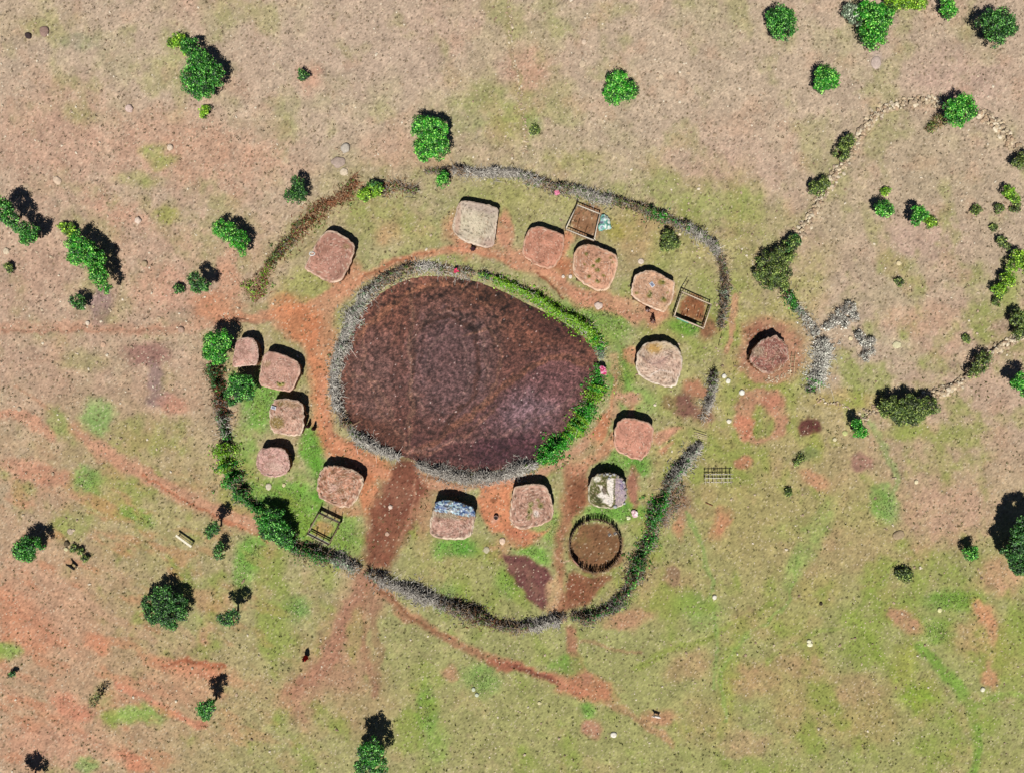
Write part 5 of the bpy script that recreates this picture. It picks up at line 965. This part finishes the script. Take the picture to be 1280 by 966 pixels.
# cooking pot shaped vessel in the hut yard
def pot(px, py):
    c = W(px, py); r = empty('cooking_pot', (c.x, c.y, 0)); tag(r, 'round pale pot with dark mouth on the orange trodden yard', 'pot'); mb = MB(); prof = [(.0,.02),(.2,.03),(.3,.15),(.32,.28),(.26,.4),(.28,.44),(.24,.44),(.22,.38),(.26,.26),(.2,.1),(.0,.07)]; n = 24
    V = [(c.x+q*math.cos(t), c.y+q*math.sin(t), z) for q, z in prof for t in np.linspace(0, 2*math.pi, n, endpoint=False)]
    Q = [[i*n+j, i*n+(j+1) % n, (i+1)*n+(j+1) % n, (i+1)*n+j] for i in range(len(prof)-1) for j in range(n)]
    C = np.array([(.04,.03,.03) if i > 6 else tuple(alb((210,170,156))) for i in range(len(prof)) for j in range(n)]); mb.add(V, Q, None, C); mb.build('vessel', M_stone, r, True)
    mb = MB(); tube(mb, [(c.x-.3, c.y, .36), (c.x-.15, c.y, .6), (c.x+.15, c.y, .6), (c.x+.3, c.y, .36)], [.02]*4, alb((120,100,90))); mb.build('handle', M_wood, r)
pot(620, 646)

# ------------------------------------------------------------------ people and animals
def skinned(name, verts, edges, rad, mat, col, parent, root_i=0, sub=2):
    me = bpy.data.meshes.new(name); me.from_pydata(verts, edges, []); o = bpy.data.objects.new(name, me); COL.objects.link(o); o.parent = parent
    md = o.modifiers.new('skin', 'SKIN'); md.use_smooth_shade = True; o.modifiers.new('sub', 'SUBSURF').levels = sub; o.modifiers['sub'].render_levels = sub
    sv = me.skin_vertices[0].data
    for i, r in enumerate(rad): sv[i].radius = (r, r) if not isinstance(r, tuple) else r; sv[i].use_root = (i == root_i)
    dg = bpy.context.evaluated_depsgraph_get(); bm = bmesh.new(); bm.from_object(o, dg)
    m2 = bpy.data.meshes.new(name); bm.to_mesh(m2); bm.free(); o.modifiers.clear(); o.data = m2; bpy.data.meshes.remove(me)
    for p in m2.polygons: p.use_smooth = True
    ca = m2.color_attributes.new('col', 'FLOAT_COLOR', 'POINT'); n = len(m2.vertices); c4 = np.ones((n, 4)); c4[:, :3] = col; ca.data.foreach_set('color', c4.ravel()); m2.materials.append(mat); return o
def person(label, px, py, face, robe, robe2, pose=0, sc=1.0):
    c = W(px, py); root = empty('person', (c.x, c.y, 0), face); root.scale = (sc, sc, sc); tag(root, label, 'person', 'people in the village')
    V = []; E = []; Rr = []
    def v(x, y, z, r, p=None):
        V.append((x, y, z)); Rr.append(r); i = len(V)-1
        if p is not None: E.append((p, i))
        return i
    pel = v(0, 0, .92, (.13, .10)); wa = v(0, 0, 1.08, (.12, .09), pel); ch = v(0, .0, 1.3, (.155, .11), wa); nk = v(0, .0, 1.46, .055, ch); hd = v(0, .01, 1.56, (.078, .09), nk); hm = v(0, .015, 1.63, (.085, .10), hd); ht = v(0, .0, 1.71, (.06, .07), hm)
    v(0, .125, 1.58, .016, hd)                                                 # nose
    for s in (-1, 1):
        v(s*.095, 0, 1.59, .018, hd)                                          # ears
        step = .16*s if pose else .03*s
        hp = v(s*.09, 0, .86, .085, pel); kn = v(s*.1, step*.6+.03, .48, .058, hp); an = v(s*.1, step, .08, .038, kn); v(s*.105, step+.17, .035, .035, an)
        sh = v(s*.17, 0, 1.4, .058, ch); out = .33 if pose == 2 else .06
        el = v(s*(.23+out*.6), .02, 1.14+(.12 if pose == 2 else 0), .042, sh); wr = v(s*(.22+out*1.4), .14, .93+(.22 if pose == 2 else 0), .028, el)
        pm = v(s*(.22+out*1.6), .17, .86+(.22 if pose == 2 else 0), (.036, .02), wr)
        for k in range(4):
            f1 = v(s*(.22+out*1.6)+(k-1.5)*.018, .185, .80+(.22 if pose == 2 else 0)-abs(k-1.4)*.004, .009, pm); v(s*(.22+out*1.6)+(k-1.5)*.02, .178, .765+(.22 if pose == 2 else 0)+abs(k-1.4)*.008, .008, f1)
        th = v(s*(.22+out*1.6)-s*.045, .195, .85+(.22 if pose == 2 else 0), .011, pm); v(s*(.22+out*1.6)-s*.05, .215, .82+(.22 if pose == 2 else 0), .009, th)
    skinned('body', V, E, Rr, M_skin, alb((96, 62, 46)), root)
    mb = MB(); n = 28; prof = [(1.46, .07, .07), (1.43, .16, .11), (1.38, .225, .14), (1.2, .25, .17), (1.0, .25, .18), (.75, .28, .22), (.5, .33, .27), (.42, .34, .28), (.43, .32, .26), (.8, .25, .19)]
    Vv = []; Cc = []
    for (z, a, b) in prof:
        for j in range(n):
            t = 6.2832*j/n; w_ = 1+.09*math.sin(7*t+z*3)*(1.5-z); Vv.append((a*w_*math.cos(t), b*w_*math.sin(t)-.01, z)); Cc.append(alb(robe if (j//3+int(z*6)) % 3 else robe2))
    Q = [[i*n+j, i*n+(j+1) % n, (i+1)*n+(j+1) % n, (i+1)*n+j] for i in range(len(prof)-1) for j in range(n)]
    mb.add(Vv, Q, None, np.array(Cc)); o = mb.build('robe', M_cloth, root, True, origin=(0, 0, 0))
    mb = MB(); Vh, Th = ICO2; hv = Vh*np.array([.092, .108, .085])+np.array([0, -.008, 1.665]); mb.add(hv, None, Th, (.012, .01, .009)); mb.build('hair', M_cloth, root, True, origin=(0, 0, 0))
    mb = MB()
    for s in (-1, 1):
        Ve, Te = ICO1; mb.add(Ve*.012+np.array([s*.033, .102, 1.605]), None, Te, (.6, .6, .58))
    mb.build('eye', M_skin, root, True, origin=(0, 0, 0)); return root
person('person in a bright red cloak walking on the brown path south of the village', 383.5, 820, 2.6, (214,44,40), (150,22,26), 1)
person('person in a dark robe standing below the cream grey hut', 591.5, 312, .4, (60,38,48), (84,50,60), 0)
person('person in a brown robe at the lower edge of the tan solar hut', 809, 388, 0, (84,44,40), (240,214,206), 0, .9)
person('person in a maroon robe with both arms held out near the tan solar hut', 815, 402, 2.2, (92,34,36), (214,180,160), 2)
person('left of two people in dark robes beside the rough patchy hut', 386.5, 532, 1.0, (52,30,34), (90,52,44), 1, .85)
person('right of two people in dark robes beside the rough patchy hut', 393.5, 535, 1.4, (70,34,30), (52,30,34), 1, .85)
def goat(label, px, py, rz, rgb, sc=1.0):
    c = W(px, py); root = empty('goat', (c.x, c.y, 0), rz); root.scale = (sc,)*3; tag(root, label, 'goat'); V = []; E = []; Rr = []
    def v(x, y, z, r, p=None):
        V.append((x, y, z)); Rr.append(r); i = len(V)-1
        if p is not None: E.append((p, i))
        return i
    md = v(0, 0, .52, (.16, .15)); rp = v(-.28, 0, .55, (.13, .13), md); ru = v(-.40, 0, .56, .09, rp); v(-.5, 0, .64, .025, ru); br = v(.25, 0, .53, (.14, .155), md); nk = v(.40, 0, .68, .085, br); pl = v(.48, 0, .80, .065, nk); mz = v(.60, 0, .76, .045, pl); v(.68, 0, .71, .032, mz)
    for s in (-1, 1):
        v(.46, s*.12, .79, .02, pl); v(.40, s*.04, .93, .018, pl)
        a = v(.25, s*.09, .40, .055, br); b = v(.27, s*.09, .24, .032, a); d = v(.26, s*.09, .05, .022, b); v(.30, s*.09, .015, .026, d)
        a = v(-.27, s*.09, .40, .075, rp); b = v(-.22, s*.09, .30, .045, a); e = v(-.36, s*.09, .20, .026, b); d = v(-.33, s*.09, .05, .022, e); v(-.29, s*.09, .015, .026, d)
    o = skinned('body', V, E, Rr, M_hide, alb(rgb), root); mb = MB()
    for s in (-1, 1): tube(mb, [(.45, s*.035, .85), (.42, s*.05, .95), (.34, s*.07, 1.0)], [.018, .014, .005], alb((110,96,84)))
    mb.build('horn', M_hide, root, True, origin=(0, 0, 0)); return root
goat('white goat standing on the reddish patch near the bottom, beside the red path', 820, 893, math.radians(165), (248,236,226))
goat('black goat standing on dry grass near the left edge, below the dark stones', 93, 707, math.radians(140), (24,22,24), 1.1)
